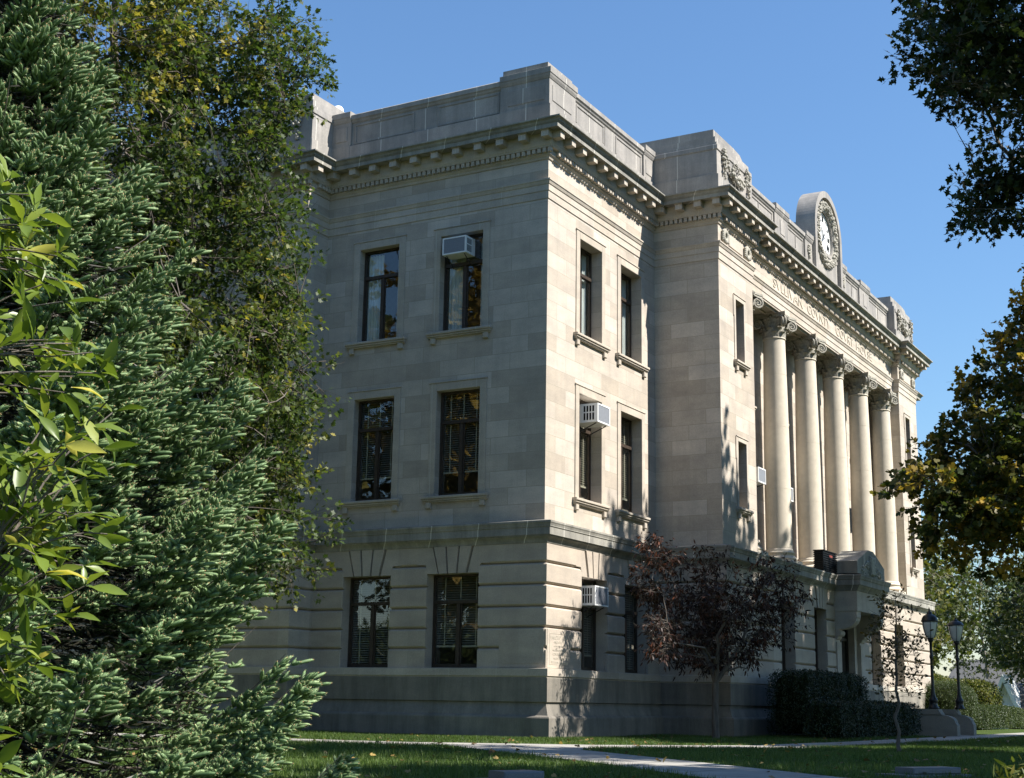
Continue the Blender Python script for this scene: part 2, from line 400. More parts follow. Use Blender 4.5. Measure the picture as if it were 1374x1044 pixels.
for i, L_ in ((2, GLP), (4, GL), (5, GF), (7, GP)):
    O, U, N, ln = segframe(P[i], P[(i + 1) % len(P)]); vs.frame(O, U, N)
    for h in L_:
        u0, u1 = h[0][0], h[0][1]; zb, zt = GZ[1], 4.496; ex = .30; n = 5
        bb = [u0 + (u1 - u0) * t for t in (0, .23, .41, .59, .77, 1)]; m_ = (u0 + u1) / 2
        tb = [u0 - ex, m_ + (bb[1] - m_) * 1.42, m_ + (bb[2] - m_) * 1.42, m_ + (bb[3] - m_) * 1.42, m_ + (bb[4] - m_) * 1.42, u1 + ex]
        for k in range(n):
            g = .026; zz = 4.044
            x0, x1, y0, y1 = bb[k] + g * (k > 0), bb[k + 1] - g * (k < n - 1), tb[k] + g * (k > 0), tb[k + 1] - g * (k < n - 1)
            if k == 0: poly = [(u0, zb), (x1, zb), (y1, zt), (u0 - ex, zt), (u0 - ex, zz + .03), (u0 - .05, zz + .03), (u0, zz - .10)]
            elif k == n - 1: poly = [(x0, zb), (u1, zb), (u1, zz - .10), (u1 + .05, zz + .03), (u1 + ex, zz + .03), (u1 + ex, zt), (y0, zt)]
            else: poly = [(x0, zb), (x1, zb), (y1, zt), (y0, zt)]
            vs.prism(poly, goff - .05, gproud + (.03 if k in (1, 2, 3) else .0))
vs.frame(); part('voussoir_arch', vs, RUST)['kind'] = 'stuff'

# plinth, sill course, water table, entablature, cornice ---------------------
m = MB(); m.sweep([(.06, 1.601), (.15, 1.601), (.25, 1.588), (.252, 1.42), (.225, 1.40), (.225, 1.385)], P); part('sill_course', m, TRIM)
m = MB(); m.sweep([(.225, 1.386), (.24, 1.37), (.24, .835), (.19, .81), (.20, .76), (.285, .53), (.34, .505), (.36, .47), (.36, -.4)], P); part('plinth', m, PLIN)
m = MB(); m.sweep([(.06, 4.491), (.165, 4.50), (.18, 4.55), (.215, 4.60), (.275, 4.645), (.275, 4.672), (.31, 4.674), (.31, 4.845), (.328, 4.86), (.328, 4.88), (.345, 4.93), (.36, 4.955), (.36, 4.998), (.02, 5.06), (-.02, 5.06)], P); part('water_table', m, WEATH)
m = MB(); m.face([(b_ - .02, -p_ - .01, 5.055), (c_ + .02, -p_ - .01, 5.055), (c_ + .02, lw, 5.055), (b_ - .02, lw, 5.055)]); part('loggia_floor', m, TRIM)
m = MB(); m.sweep([(-.01, 13.09), (.022, 13.105), (.022, 13.30), (.04, 13.305), (.04, 13.46), (.058, 13.475), (.085, 13.55), (.10, 13.56), (.10, 13.598), (-.01, 13.625)], PC); part('architrave', m, TRIM)
m = MB(); m.sweep([(-.01, 14.125), (.03, 14.14), (.045, 14.19), (.09, 14.235), (.09, 14.27), (.09, 14.385), (.19, 14.39), (.19, 14.41), (.215, 14.45), (.225, 14.50), (.225, 14.752)], PC); part('bed_mould', m, TRIM)
dent = MB()
mod0 = MB(); mod0.box(-.105, .105, 0, .235, -.185, -.03); mod0.box(-.125, .125, 0, .262, -.028, 0)
modmesh = mod0.mesh('modillion', TRIM)
def run(i, path):
    return segframe(path[i], path[(i + 1) % len(path)])
corn = MB()
corn.sweep([(.225, 14.751), (.50, 14.751), (.505, 14.735), (.525, 14.735), (.525, 14.845), (.545, 14.85), (.545, 14.868), (.562, 14.872), (.575, 14.905), (.605, 14.935), (.632, 14.942), (.642, 14.955), (.642, 14.985), (.05, 15.06), (-.3, 15.06)], PC)
cornice = part('cornice', corn, WEATH)
for i in range(1, len(PC) - 1):
    if 12 < i: continue
    O, U, N, ln = run(i, PC)
    sgn0 = 1; conv0 = conv1 = None
    A, B, D_ = PC[i - 1], PC[i], PC[(i + 1) % len(PC)]
    def convex(k):
        a, b, c = PC[(k - 1) % len(PC)], PC[k], PC[(k + 1) % len(PC)]
        return (b[0]-a[0]) * (c[1]-b[1]) - (b[1]-a[1]) * (c[0]-b[0]) > 0
    s = .19 if convex(i) else -.19; e = ln + (.19 if convex((i + 1) % len(PC)) else -.19)
    dent.frame(O, U, N); n = max(1, int(round((e - s) / .148)))
    for k in range(n):
        u = s + (e - s) * (k + .5) / n
        if e - s > .2: dent.box(u - .047, u + .047, .088, .178, 14.272, 14.3845)
    s2 = .13 if convex(i) else -.36; e2 = ln + (.13 if convex((i + 1) % len(PC)) else -.36) - (0)
    s2, e2 = (-.13 if convex(i) else .40), (ln + .13 if convex((i + 1) % len(PC)) else ln - .40)
    if e2 - s2 < .3: continue
    n = max(1, int(round((e2 - s2) / .635)))
    for k in range(n + 1):
        u = s2 + (e2 - s2) * k / n
        o = bpy.data.objects.new('modillion', modmesh); C.objects.link(o)
        w = O + U * u + N * .226; o.location = (w.x, w.y, 14.7495); o.rotation_euler = (0, 0, math.atan2(U.y, U.x))
        # the modillion mesh runs along local +y: face it outwards
        o.scale = (1, -1, 1)
        attach(o, cornice)
dent.frame(); part('dentil_band', dent, TRIM)['kind'] = 'stuff'

# parapet --------------------------------------------------------------------
pm = MB()
pm.sweep([(.05, 15.03), (.05, 15.60), (.035, 15.615), (-.05, 15.615), (-.05, 16.28), (-.02, 16.31), (.0, 16.36), (.03, 16.385), (.03, 16.505), (-.02, 16.545), (-.42, 16.545), (-.42, 15.3)], PC)
def pier(path, top=16.62, blk=None):
    pm.sweep([(.058, 15.031), (.058, 15.612), (.01, 15.63), (.005, 16.32), (.02, 16.335), (.05, 16.40), (.062, 16.455), (.075, 16.46), (.075, 16.61), (.05, 16.625), (-.10, 16.625)] + ([(-.10, blk), (-.45, blk)] if blk else [(-.45, 16.626)]), path, closed=False)
def raised(p0, p1, u0, u1, z0, z1, n0, n1=.02):
    O, U, N, ln = segframe(p0, p1); pm.frame(O, U, N); pm.cbox(u0, u1, n0, n0 + n1, z0, z1, .012); pm.frame()
def framed(p0, p1, u0, u1, z0, z1, n0, w=.055):
    O, U, N, ln = segframe(p0, p1); pm.frame(O, U, N)
    pm.cbox(u0, u1, n0, n0 + .022, z1 - w, z1, .01); pm.cbox(u0, u1, n0, n0 + .022, z0, z0 + w, .01); pm.cbox(u0, u0 + w, n0, n0 + .022, z0 + w, z1 - w, .01); pm.cbox(u1 - w, u1, n0, n0 + .022, z0 + w, z1 - w, .01); pm.frame()
pier([(0, 1.42), (0, 0), (1.45, 0)], blk=16.83)
raised(P[4], P[5], l_ - 1.2, l_ - .14, 15.76, 16.19, .006); raised(P[5], P[6], .15, 1.2, 15.76, 16.19, .006)
pier([(0, l_), (0, l_ - .62)]); raised(P[4], P[5], .12, .50, 15.78, 16.2, .006)
pier([(a_ - .70, 0), (a_ - .02, 0)]); raised(P[5], P[6], a_ - .58, a_ - .14, 15.78, 16.2, .006)
framed(P[4], P[5], .72, 2.66, 15.66, 16.24, -.05); framed(P[4], P[5], 3.42, 5.30, 15.66, 16.24, -.05); raised(P[4], P[5], 2.72, 3.36, 15.64, 16.26, -.05)
framed(P[5], P[6], 1.58, 3.25, 15.66, 16.24, -.05); framed(P[5], P[6], 4.0, 5.7, 15.66, 16.24, -.05); raised(P[5], P[6], 3.31, 3.94, 15.64, 16.26, -.05)
xc = (b_ + c_) / 2; K0, K1 = (b_, ky), (c_, ky)
for x0, x1 in ((12.13, 13.42), (15.2, 15.96)):
    for s0, s1 in ((x0, x1), (2 * xc - x1, 2 * xc - x0)):
        pier([(s0, ky), (s1, ky)])
        if x0 < 14: raised(K0, K1, s0 - b_ + .5, s1 - b_ - .35, 15.72, 16.2, .006)
for x0, x1 in ((9.45, 12.03), (13.52, 15.1)):
    for s0, s1 in ((x0, x1), (2 * xc - x1, 2 * xc - x0)):
        framed(K0, K1, s0 - b_, s1 - b_, 15.66, 16.24, -.05); O, U, N, ln = segframe(K0, K1); m_ = (s0 + s1) / 2 - b_
        pm.frame(O, U, N); pm.box(m_ - .015, m_ + .015, -.049, -.03, 15.72, 16.18); pm.frame()
def attic(x0, x1, yf, yb, side=False):
    # solid carved block with stepped top over an end bay
    f = (lambda q: q) 
    pm.box(x0 - .055, x1 + .055, yf - .055, yb, 15.032, 15.61); pm.box(x0, x1, yf, yb, 15.61, 16.60); pm.box(x0 + .07, x1 - .07, yf + .07, yb - .07, 16.60, 16.80)
    pm.prism([(x0 + .16, 16.80), (x1 - .16, 16.80), (x1 - .55, 17.02), (x1 - 1.1, 17.06), (x0 + .16, 17.06)] if not side else [(x0 + .16, 16.80), (x1 - .16, 16.80), (x1 - .16, 17.04), (x0 + .16, 17.04)], yf + .16, yb - .16)
attic(a_ - .001, 9.36, -p_ - .002, 1.6)
attic(d_ - 2.87, d_ + .001, -p_ - .002, 1.6)
attic(-q_ - .002, 1.4, l_ - .001, l_ + 2.9, True)
attic(-q_ - .002, 1.4, l_ + lp - 2.9, l_ + lp + .001, True)
part('parapet', pm, PARA)

def garland(name, O, U, N, w, zt, sag, tail):
    """carved swag: lumps of fruit and leaves along a hanging curve with a tail at each end"""
    g = MB(); g.frame(O, U, N); r_ = random.Random(int(O.x * 10 + O.y * 7))
    def lump(u, z, r, dep):
        for _ in range(3): g.ico((u + r_.uniform(-r, r) * .9, .03 + r_.uniform(0, dep), z + r_.uniform(-r, r) * .9), r * r_.uniform(.45, .8), (1, .8, 1))
    n = 26
    for i in range(n + 1):
        t = i / n; u = w * (t - .5); z = zt - sag * (1 - (2 * t - 1) ** 2); lump(u, z, .06 + .06 * (1 - abs(2 * t - 1)), .12)
    swag = g; g = MB().frame(O, U, N)
    for i in range(12):
        a = math.pi * i / 11; lump(.20 * math.cos(a), zt - .12 + .24 * math.sin(a), .045, .06)
    bow = g; main = part(name, swag, CARVE); part('garland_bow', bow, CARVE, main)
    for s in (-1, 1):
        g = MB().frame(O, U, N)
        for i in range(12): lump(s * w * .5 + s * .05, zt + .12 - tail * i / 11, .085 - .03 * i / 11, .08)
        for i in range(10):
            a = 2 * math.pi * i / 10; lump(s * w * .5 + .13 * math.cos(a), zt + .16 + .13 * math.sin(a), .05, .06)
        part('garland_drop', g, CARVE, main)
X, Y_ = Vector((1, 0, 0)), Vector((0, 1, 0))
garland('garland', Vector(((a_ + 9.36) / 2, -p_, 0)), X, -Y_, 1.9, 16.25, .45, .72)
garland('garland', Vector((d_ - 1.43, -p_, 0)), X, -Y_, 1.9, 16.25, .45, .72)
garland('garland', Vector((-q_, l_ + 1.45, 0)), -Y_, -X, 1.9, 16.2, .42, .65)

def rosette(mb, u, z, r, n0=0., seg=18):
    pts = [(u + r * math.cos(2 * math.pi * i / seg), n0 + .05, z + r * math.sin(2 * math.pi * i / seg)) for i in range(seg + 1)]
    P_ = []
    for i in range(seg):
        a = 2 * math.pi * i / seg; rr = .075 * (1 + .25 * (i % 2))
        P_.append([(u + (r + rr * math.cos(b)) * math.cos(a), n0 + .035 + rr * .8 * math.sin(b), z + (r + rr * math.cos(b)) * math.sin(a)) for b in [2 * math.pi * j / 8 for j in range(8)]])
    mb.grid(P_, closeu=True, closev=True)
for x0 in (a_, c_):
    for u in (.46, 2.25):
        rm = MB().frame(Vector((x0, -p_, 0)), X, -Y_); rosette(rm, u, 13.87, .15)
        for t in (-1, 1):
            for k in range(5): rm.ico((u + t * .2, .05, 13.74 + k * .06), .045)
        part('frieze_wreath', rm, CARVE)
    rm = MB().frame(Vector((x0, -p_, 0)), X, -Y_); rm.cbox(.82, 1.90, .002, .03, 13.70, 14.06, .012); part('frieze_panel', rm, TRIM)
for x in (15.58, 2 * xc - 15.58):
    rm = MB().frame(Vector((x, ky, 0)), X, -Y_)
    for k in range(9): rm.ico((random.uniform(-.06, .06), .04, 15.75 + k * .05), .06)
    for k in range(8): rm.ico((.12 * math.cos(k * .785), .03, 16.0 + .12 * math.sin(k * .785)), .05)
    part('parapet_pendant', rm, CARVE)

# clock ----------------------------------------------------------------------
zc_, R_ = 17.13, 1.56
ck = MB(); n = 40
hood = [(xc - R_, 15.031)] + [(xc - R_ * math.cos(math.pi * i / n), zc_ + R_ * math.sin(math.pi * i / n)) for i in range(n + 1)] + [(xc + R_, 15.031)]
ri, yf, yb, yi = 1.33, ky - .14, ky + .55, ky - .01
inn = [(xc - ri, 15.031)] + [(xc - ri * math.cos(math.pi * i / n), zc_ + ri * math.sin(math.pi * i / n)) for i in range(n + 1)] + [(xc + ri, 15.031)]
for i in range(len(hood) - 1):
    A, B, A2, B2 = hood[i], hood[i + 1], inn[i], inn[i + 1]; sm = 0 < i < len(hood) - 2
    ck.face([(A[0], yf, A[1]), (B[0], yf, B[1]), (B[0], yb, B[1]), (A[0], yb, A[1])], smooth=sm)
    ck.face([(A[0], yf, A[1]), (A2[0], yf, A2[1]), (B2[0], yf, B2[1]), (B[0], yf, B[1])])
    ck.face([(A2[0], yf, A2[1]), (A2[0], yi, A2[1]), (B2[0], yi, B2[1]), (B2[0], yf, B2[1])])
ck.face([(q[0], yb, q[1]) for q in hood])
dr = .86
for i in range(n * 2):                                      # face plate with a round hole for the dial
    a0, a1 = 2 * math.pi * i / (2 * n), 2 * math.pi * (i + 1) / (2 * n)
    def edge(a):
        c, s = math.cos(a), math.sin(a)
        if s >= 0: return (xc + ri * c, zc_ + ri * s)
        t = min(ri / max(abs(c), 1e-6), (zc_ - 15.031) / max(-s, 1e-6)); return (xc + t * c, zc_ + t * s)
    e0, e1 = edge(a0), edge(a1); h0, h1 = (xc + dr * math.cos(a0), zc_ + dr * math.sin(a0)), (xc + dr * math.cos(a1), zc_ + dr * math.sin(a1))
    ck.face([(h0[0], yi, h0[1]), (e0[0], yi, e0[1]), (e1[0], yi, e1[1]), (h1[0], yi, h1[1])])
    ck.face([(h0[0], yi, h0[1]), (h1[0], yi, h1[1]), (h1[0], yi + .16, h1[1]), (h0[0], yi + .16, h0[1])])
clock = part('clock', ck, PARA)
wr = MB(); r_ = random.Random(3)
for i in range(150):
    a = 2 * math.pi * i / 150
    for k in range(2): 
        rr = r_.uniform(.93, 1.2); wr.ico((xc + rr * math.cos(a), yi - .02 - .07 * math.cos((rr - 1.06) / .3 * 2), zc_ + rr * math.sin(a)), r_.uniform(.035, .07))
ringp = []
for i in range(48):
    a = 2 * math.pi * i / 48; ringp.append([(xc + (1.06 + .15 * math.cos(b)) * math.cos(a), yi - .08 * math.sin(b), zc_ + (1.06 + .15 * math.cos(b)) * math.sin(a)) for b in [math.pi * j / 8 for j in range(9)]])
wr.grid(ringp, closeu=True); part('dial_wreath', wr, CARVE, clock)
yd = yi + .09
dl = MB(); dl.prism([(xc + .855 * math.cos(2 * math.pi * i / 48), zc_ + .855 * math.sin(2 * math.pi * i / 48)) for i in range(48)], yd, yd + .03); dial = part('dial', dl, DIAL, clock)
nu = MB()
def bar(ang, r0, r1, w, off=0., y=None):
    c, s = math.sin(ang), math.cos(ang); y = yd - .006 if y is None else y
    q = [(r0, -w / 2 + off), (r1, -w / 2 + off), (r1, w / 2 + off), (r0, w / 2 + off)]
    nu.prism([(xc + r * c + t * s, zc_ + r * s - t * c) for r, t in q], y - .006, y + .004)
numer = ['XII', 'I', 'II', 'III', 'IIII', 'V', 'VI', 'VII', 'VIII', 'IX', 'X', 'XI']
for h, t in enumerate(numer):
    a = 2 * math.pi * h / 12; wd = {'I': .055, 'V': .10, 'X': .10}; tot = sum(wd[c] for c in t); o = -tot / 2
    for ch in t:
        m_ = o + wd[ch] / 2; o += wd[ch]
        if ch == 'I': bar(a, .52, .73, .034, m_)
        else:
            for sg in (-1, 1):
                c, s = math.sin(a), math.cos(a); k0, k1 = (m_ + sg * .036, m_ - sg * .036) if ch == 'X' else (m_ , m_ + sg * .036)
                q = [(.52, k0 - .014), (.73, k1 - .014), (.73, k1 + .014), (.52, k0 + .014)]
                nu.prism([(xc + r * c + tt * s, zc_ + r * s - tt * c) for r, tt in q], yd - .012, yd - .002)
for k in range(60): bar(2 * math.pi * k / 60, .745, .765, .012)
part('numerals', nu, BLACK, clock)
for nm, hr, ln_, w in (('hour_hand', 10.62, .42, .06), ('minute_hand', 7.4, .62, .04)):
    nu = MB(); ang = 2 * math.pi * hr / 12; bar(ang, -.14, ln_ * .75, w, 0, yd - .03 - (.02 if nm[0] == 'm' else 0)); bar(ang, ln_ * .75, ln_, w * .5, 0, yd - .03 - (.02 if nm[0] == 'm' else 0)); part(nm, nu, BLACK, clock)
m = MB(); m.box(xc - 1.25, xc + 1.25, ky + .552, .9, 15.3, 17.35); part('clock_housing', m, METAL)
m = MB(); m.face([(q[0], q[1], 15.3) for q in P]); part('roof', m, METAL)

# columns ---------------------------------------------------------------------
def column_meshes():
    sh = MB(); zb, zn = 5.50, 12.23
    rad_ = lambda z: .405 - .062 * max(0, ((z - zb) / (zn - zb) - .25) / .75) ** 1.6
    cuts = [zb + .08, 7.42, 9.38, 11.07, zn]
    sh.lathe([(.44, zb - .02), (.44, zb + .03), (.425, zb + .045), (.405, zb + .08)], 0, 0, 40)
    for z0, z1 in zip(cuts, cuts[1:]):
        n = 8; sh.lathe([(rad_(z0) - .006, z0)] + [(rad_(z0), z0 + .006)], 0, 0, 40)
        sh.lathe([(rad_(z0 + (z1 - z0 - .012) * i / n), z0 + .006 + (z1 - z0 - .012) * i / n) for i in range(n + 1)], 0, 0, 40)
        sh.lathe([(rad_(z1), z1 - .006), (rad_(z1) - .006, z1)], 0, 0, 40)
    sh.lathe([(.343, 12.23), (.36, 12.235), (.372, 12.26), (.36, 12.285), (.335, 12.29)], 0, 0, 40)
    ba = MB(); ba.box(-.56, .56, -.56, .56, 5.06, 5.20)
    tor = lambda r, z, h: [(r - h * (1 - math.cos(a)) * .5 + h * .0, z + h * math.sin(a)) for a in []]
    bp_ = [(.50, 5.20)] + [(.49 + .06 * math.sin(math.pi * i / 8), 5.20 + .12 * i / 8) for i in range(9)] + [(.475, 5.33), (.455, 5.36), (.455, 5.385), (.47, 5.395)] + [(.455 + .035 * math.sin(math.pi * i / 6), 5.40 + .075 * i / 6) for i in range(7)] + [(.44, 5.49)]
    ba.lathe(bp_, 0, 0, 36)
    ca = MB()
    bell = [(.335, 12.285), (.33, 12.45), (.335, 12.6), (.36, 12.75), (.42, 12.86), (.44, 12.89)]
    ca.lathe(bell, 0, 0, 28)
    ab = []
    for k in range(4):                                       # abacus with hollow sides
        a = math.pi / 2 * k - math.pi / 4
        for i in range(8):
            t = i / 8; x = -.55 + 1.10 * t; dep = .55 - .11 * (1 - (2 * t - 1) ** 2)
            ab.append((x * math.cos(a + math.pi / 4 + math.pi / 2) + dep * math.cos(a + math.pi / 4), x * math.sin(a + math.pi / 4 + math.pi / 2) + dep * math.sin(a + math.pi / 4)))
    ca.prism(ab, 12.90, 12.96, axis=2); ca.prism([(x * 1.04, y * 1.04) for x, y in ab], 12.962, 13.03, axis=2)
    def leaf(ang, z0, h, r0, out, w):
        Pp = []
        for i in range(7):
            t = i / 6; bend = max(0, t - .55) / .45; r = r0 + .035 + out * t * .25 + out * .75 * bend ** 1.5; z = z0 + h * (t - .35 * bend ** 2 * (t > .55)); ww = w * (.75 + .5 * math.sin(math.pi * min(1, t * .9 + .05))) * (1 - .6 * bend ** 2)
            row = []
            for s in (-1, -.5, 0, .5, 1):
                rr = r - .03 * s * s + .02 * (abs(s) == .5); row.append((rr * math.cos(ang) - s * ww * math.sin(ang), rr * math.sin(ang) + s * ww * math.cos(ang), z))
            Pp.append(row)
        ca.grid(Pp)
    for k in range(8):
        leaf(2 * math.pi * k / 8 + .39, 12.29, .25, .31, .13, .105); leaf(2 * math.pi * k / 8, 12.30, .42, .31, .16, .105)
    for k in range(4):
        ang = math.pi / 4 + math.pi / 2 * k; c, s = math.cos(ang), math.sin(ang)
        for sg in (-1, 1):                                   # pairs of corner scrolls
            pts = []; rad = []
            for i in range(40):
                t = i / 39; th = 4.2 * math.pi * t; rr = .155 * (1 - t) + .02
                u = .60 + rr * math.cos(math.pi / 2 - th) ; z = 12.70 + rr * math.sin(math.pi / 2 - th) + .02
                pts.append((u * c - sg * .055 * s, u * s + sg * .055 * c, z)); rad.append(.034 * (1 - .45 * t))
            st = [(.40 * c - sg * .11 * s, .40 * s + sg * .11 * c, 12.62), (.47 * c - sg * .09 * s, .47 * s + sg * .09 * c, 12.80)]
            ca.tube(st + pts, [.025, .03] + rad, 6)
        ca.frame(Vector((0, 0, 0)), Vector((c, s, 0)), Vector((-s, c, 0)))
        ca.prism([(.60 + .12 * math.cos(2 * math.pi * i / 14), 12.70 + .12 * math.sin(2 * math.pi * i / 14)) for i in range(14)], -.05, .05); ca.frame()
        ang = math.pi / 2 * k                                # flower on each side, helices
        for j in range(6): ca.ico((.47 * math.cos(ang) - .06 * math.cos(j) * math.sin(ang), .47 * math.sin(ang) + .06 * math.cos(j) * math.cos(ang), 12.93 + .06 * math.sin(j)), .045)
    return sh.mesh('column', COLM), ba.mesh('base', COLM), ca.mesh('capital', CARVE)
shm, bam, cam_ = column_meshes()
for i in range(6):
    o = bpy.data.objects.new('column', shm); C.objects.link(o); o.location = (b_ + .472 + 3.142 * i, -1.363, 0); attach(o, house)
    for nm, me in (('base', bam), ('capital', cam_)):
        ch = bpy.data.objects.new(nm, me); C.objects.link(ch); ch.parent = o

# windows ---------------------------------------------------------------------
def window(p0, p1, h, what, depth, arch=None, sill=None, off=0., tz=.705, mull=True, light=False):
    O, U, N, ln = segframe(p0, p1, off); u0, u1, z0, z1 = h; w = u1 - u0
    f = MB().frame(O, U, N); n0, n1 = -depth, -depth + .07; t = .055
    f.box(u0, u0 + t, n0, n1, z0, z1); f.box(u1 - t, u1, n0, n1, z0, z1); f.box(u0 + t, u1 - t, n0, n1, z1 - t, z1); f.box(u0 + t, u1 - t, n0, n1, z0, z0 + t * .9)
    ztr = z0 + (z1 - z0) * tz; f.box(u0 + t, u1 - t, n0 - .01, n1 + .03, ztr - .042, ztr + .042)
    m_ = (u0 + u1) / 2
    if mull: f.box(m_ - .045, m_ + .045, n0 - .005, n1 + .01, z0 + t * .9, ztr - .042)
    if mull:
        for s0, s1 in ((u0 + t, m_ - .045), (m_ + .045, u1 - t)):
            f.box(s0, s0 + .035, n0 + .01, n1 - .02, z0 + t * .9, ztr - .042); f.box(s1 - .035, s1, n0 + .01, n1 - .02, z0 + t * .9, ztr - .042)
            f.box(s0 + .035, s1 - .035, n0 + .01, n1 - .02, z0 + t * .9, z0 + t * .9 + .05)
    win = part('window', f, DWOOD)
    g = MB().frame(O, U, N); g.face([(u0 + t, n0 + .04, z0 + .06), (u1 - t, n0 + .04, z0 + .06), (u1 - t, n0 + .04, z1 - t), (u0 + t, n0 + .04, z1 - t)]); part('pane', g, GLASS, win)
    nb = -depth - .05
    if what.startswith('blind'):
        b = MB().frame(O, U, N); low = {'blind_full': z0 + .1, 'blind_part': z0 + (z1 - z0) * .24, 'blind_half': z0 + (z1 - z0) * .18}[what]; k = z1 - .08
        while k > low:
            b.face([(u0 + .05, nb - .022, k + .012), (u1 - .05, nb - .022, k + .012), (u1 - .05, nb + .022, k - .012), (u0 + .05, nb + .022, k - .012)]); k -= .058
        b.box(u0 + .05, u1 - .05, nb - .03, nb + .03, low - .04, low)
        for q in (.2, .5, .8): b.box(u0 + w * q - .014, u0 + w * q + .014, nb + .024, nb + .028, low, z1 - .06)
        part('blind', b, BLIND, win)
    elif what == 'curtain':
        for s0, s1 in ((u0 + .05, u0 + w * (.44 if O.y > .5 else .62)), (u0 + w * .80, u1 - .05)):
            b = MB().frame(O, U, N); nn = 26; P_ = [[(s0 + (s1 - s0) * i / nn, nb - .05 + .035 * math.sin(i * 1.25) + .012 * math.sin(i * .5 + s0), z) for z in (z0 + .08, z1 - .08)] for i in range(nn + 1)]
            b.grid(P_); part('curtain', b, CURT, win)
    if arch:
        a, n = arch, MB().frame(O, U, N)
        n.cbox(u0 - a, u0 - .001, .001, .028, z0, z1 + a, .008); n.cbox(u1 + .001, u1 + a, .001, .028, z0, z1 + a, .008); n.cbox(u0 - .001, u1 + .001, .001, .028, z1 + .001, z1 + a, .008)
        n.cbox(u0 - a - .02, u1 + a + .02, .001, .046, z1 + a + .001, z1 + a + .035, .008)
        if light: n.cbox(u0 - a - .05, u0 - a - .001, .001, .028, z1 - .5, z1 + a, .008); n.cbox(u1 + a + .001, u1 + a + .05, .001, .028, z1 - .5, z1 + a, .008)
        part('architrave', n, TRIM, win)
    if sill:
        e = sill; n = MB().frame(O, U, N)
        n.cbox(u0 - e, u1 + e, -.02, .135, z0 - .07, z0 - .001, .012); n.cbox(u0 - e + .02, u1 + e - .02, -.02, .105, z0 - .12, z0 - .071, .012); n.cbox(u0 - e + .04, u1 + e - .04, -.02, .075, z0 - .155, z0 - .121, .01)
        for q in (u0 - e + .10, u1 + e - .25): n.cbox(q, q + .15, -.02, .075, z0 - .30, z0 - .156, .015)
        part('sill', n, TRIM, win)
for (i, L_) in ((4, wl), (5, wf), (2, lpv)):
    for h, what in L_: window(P[i], P[i + 1], h, what, .36 if i == 5 else .26, .20, .32)
for h, what in eb: window(P[7], (b_, -p_), h, what, .38, .12, .20, light=True, mull=False)
for h, what in eb2: window((c_, -p_), P[8], h, what, .38, .12, .20, light=True, mull=False)
for h, what in lg: window((b_, lw), (c_, lw), h, what, .17, .14, .26, light=True)
for i, L_ in ((4, GL), (5, GF), (7, GP), (2, GLP)):
    for h, what in L_: window(P[i], P[i + 1], h, what, .30, off=goff)

# entrance porch ----------------------------------------------------------------
x0, x1 = 15.92, 19.13; yw, yf = -p_ - .10, -2.86
pm = MB(); pm.box(x0, x1, yf, yw + .02, 3.86, 4.497); porch = part('entrance_porch', pm, TRIM)
m = MB(); m.sweep([(-.02, 4.499), (.02, 4.50), (.05, 4.56), (.10, 4.62), (.13, 4.672), (.165, 4.674), (.165, 4.845), (.185, 4.86), (.20, 4.93), (.215, 4.955), (.215, 5.0), (-.2, 5.062), (-.25, 5.062)], [(x0, -2.0), (x0, yf), (x1, yf), (x1, -2.0)], closed=False); m.face([(x0 + .2, yf + .2, 5.062), (x1 - .2, yf + .2, 5.062), (x1 - .2, -2.1, 5.062), (x0 + .2, -2.1, 5.062)]); part('porch_cornice', m, WEATH, porch)
m = MB(); g0, g1 = x0 - .02, x1 + .02
m.prism([(g0, 5.064), (g1, 5.064), (g1, 5.46), (g1 - .12, 5.50), (xc + .32, 5.92), (xc - .32, 5.92), (g0 + .12, 5.50), (g0, 5.46)], yf - .05, -2.02)
pd = part('pediment', m, WEATH, porch)
m = MB(); r_ = random.Random(5)
for k in range(70):
    u = r_.uniform(-1.15, 1.15); z = 5.12 + r_.uniform(0, max(.05, .62 * (1 - abs(u) / 1.5))); m.ico((xc + u, yf - .055, z), r_.uniform(.035, .08), (1, .6, 1))
m.frame(Vector((xc, yf - .05, 0)), X, -Y_); m.cbox(-.24, .24, .0, .09, 5.10, 5.72, .04); m.frame(); part('carved_crest', m, CARVE, pd)
for xs in (x0 + .02, x1 - .46):
    m = MB(); cu = [(yw + .01, 3.858), (yf + .03, 3.858), (yf + .03, 3.66)]
    for i in range(9): a = math.pi * .5 * i / 8; cu.append((yf + .05 + (yw - yf - .20) * (1 - math.cos(a)), 3.62 - .34 * math.sin(a)))
    cu += [(yw - .16, 3.12), (yw - .10, 2.98), (yw + .01, 2.92)]
    m.prism(cu, xs, xs + .44, axis=0)
    m.tube([(xs - .02, yf + .20, 3.66), (xs + .46, yf + .20, 3.66)], .13, 16); m.tube([(xs - .02, yw - .13, 3.16), (xs + .46, yw - .13, 3.16)], .10, 14)
    part('console_bracket', m, TRIM, porch)
for xs in (x0 + .02, x1 - .50):
    m = MB(); m.box(xs, xs + .48, yw - .09, yw + .06, 0.90, 2.88); m.box(xs - .03, xs + .51, yw - .12, yw + .06, .66, .898)
    m.box(xs + .02, xs + .46, yw - .05, yw + .06, 2.8805, 3.858)
    part('door_pilaster', m, TRIM, porch)
m = MB().frame(Vector((xc, yw + .34, 0)), X, -Y_)
dw = (door_u[1] - door_u[0]) / 2 - .75
m.box(-dw, dw, -.03, -.0, .9, 3.8)
for u in (-dw, -.04, dw - .08): m.box(u, u + .08, .001, .08, .9, 3.8)
for z in (.9, 1.7, 3.0, 3.72): m.box(-dw + .08, dw - .08, .001, .06, z, z + .09)
door = part('entrance_door', m, BRONZE, porch)
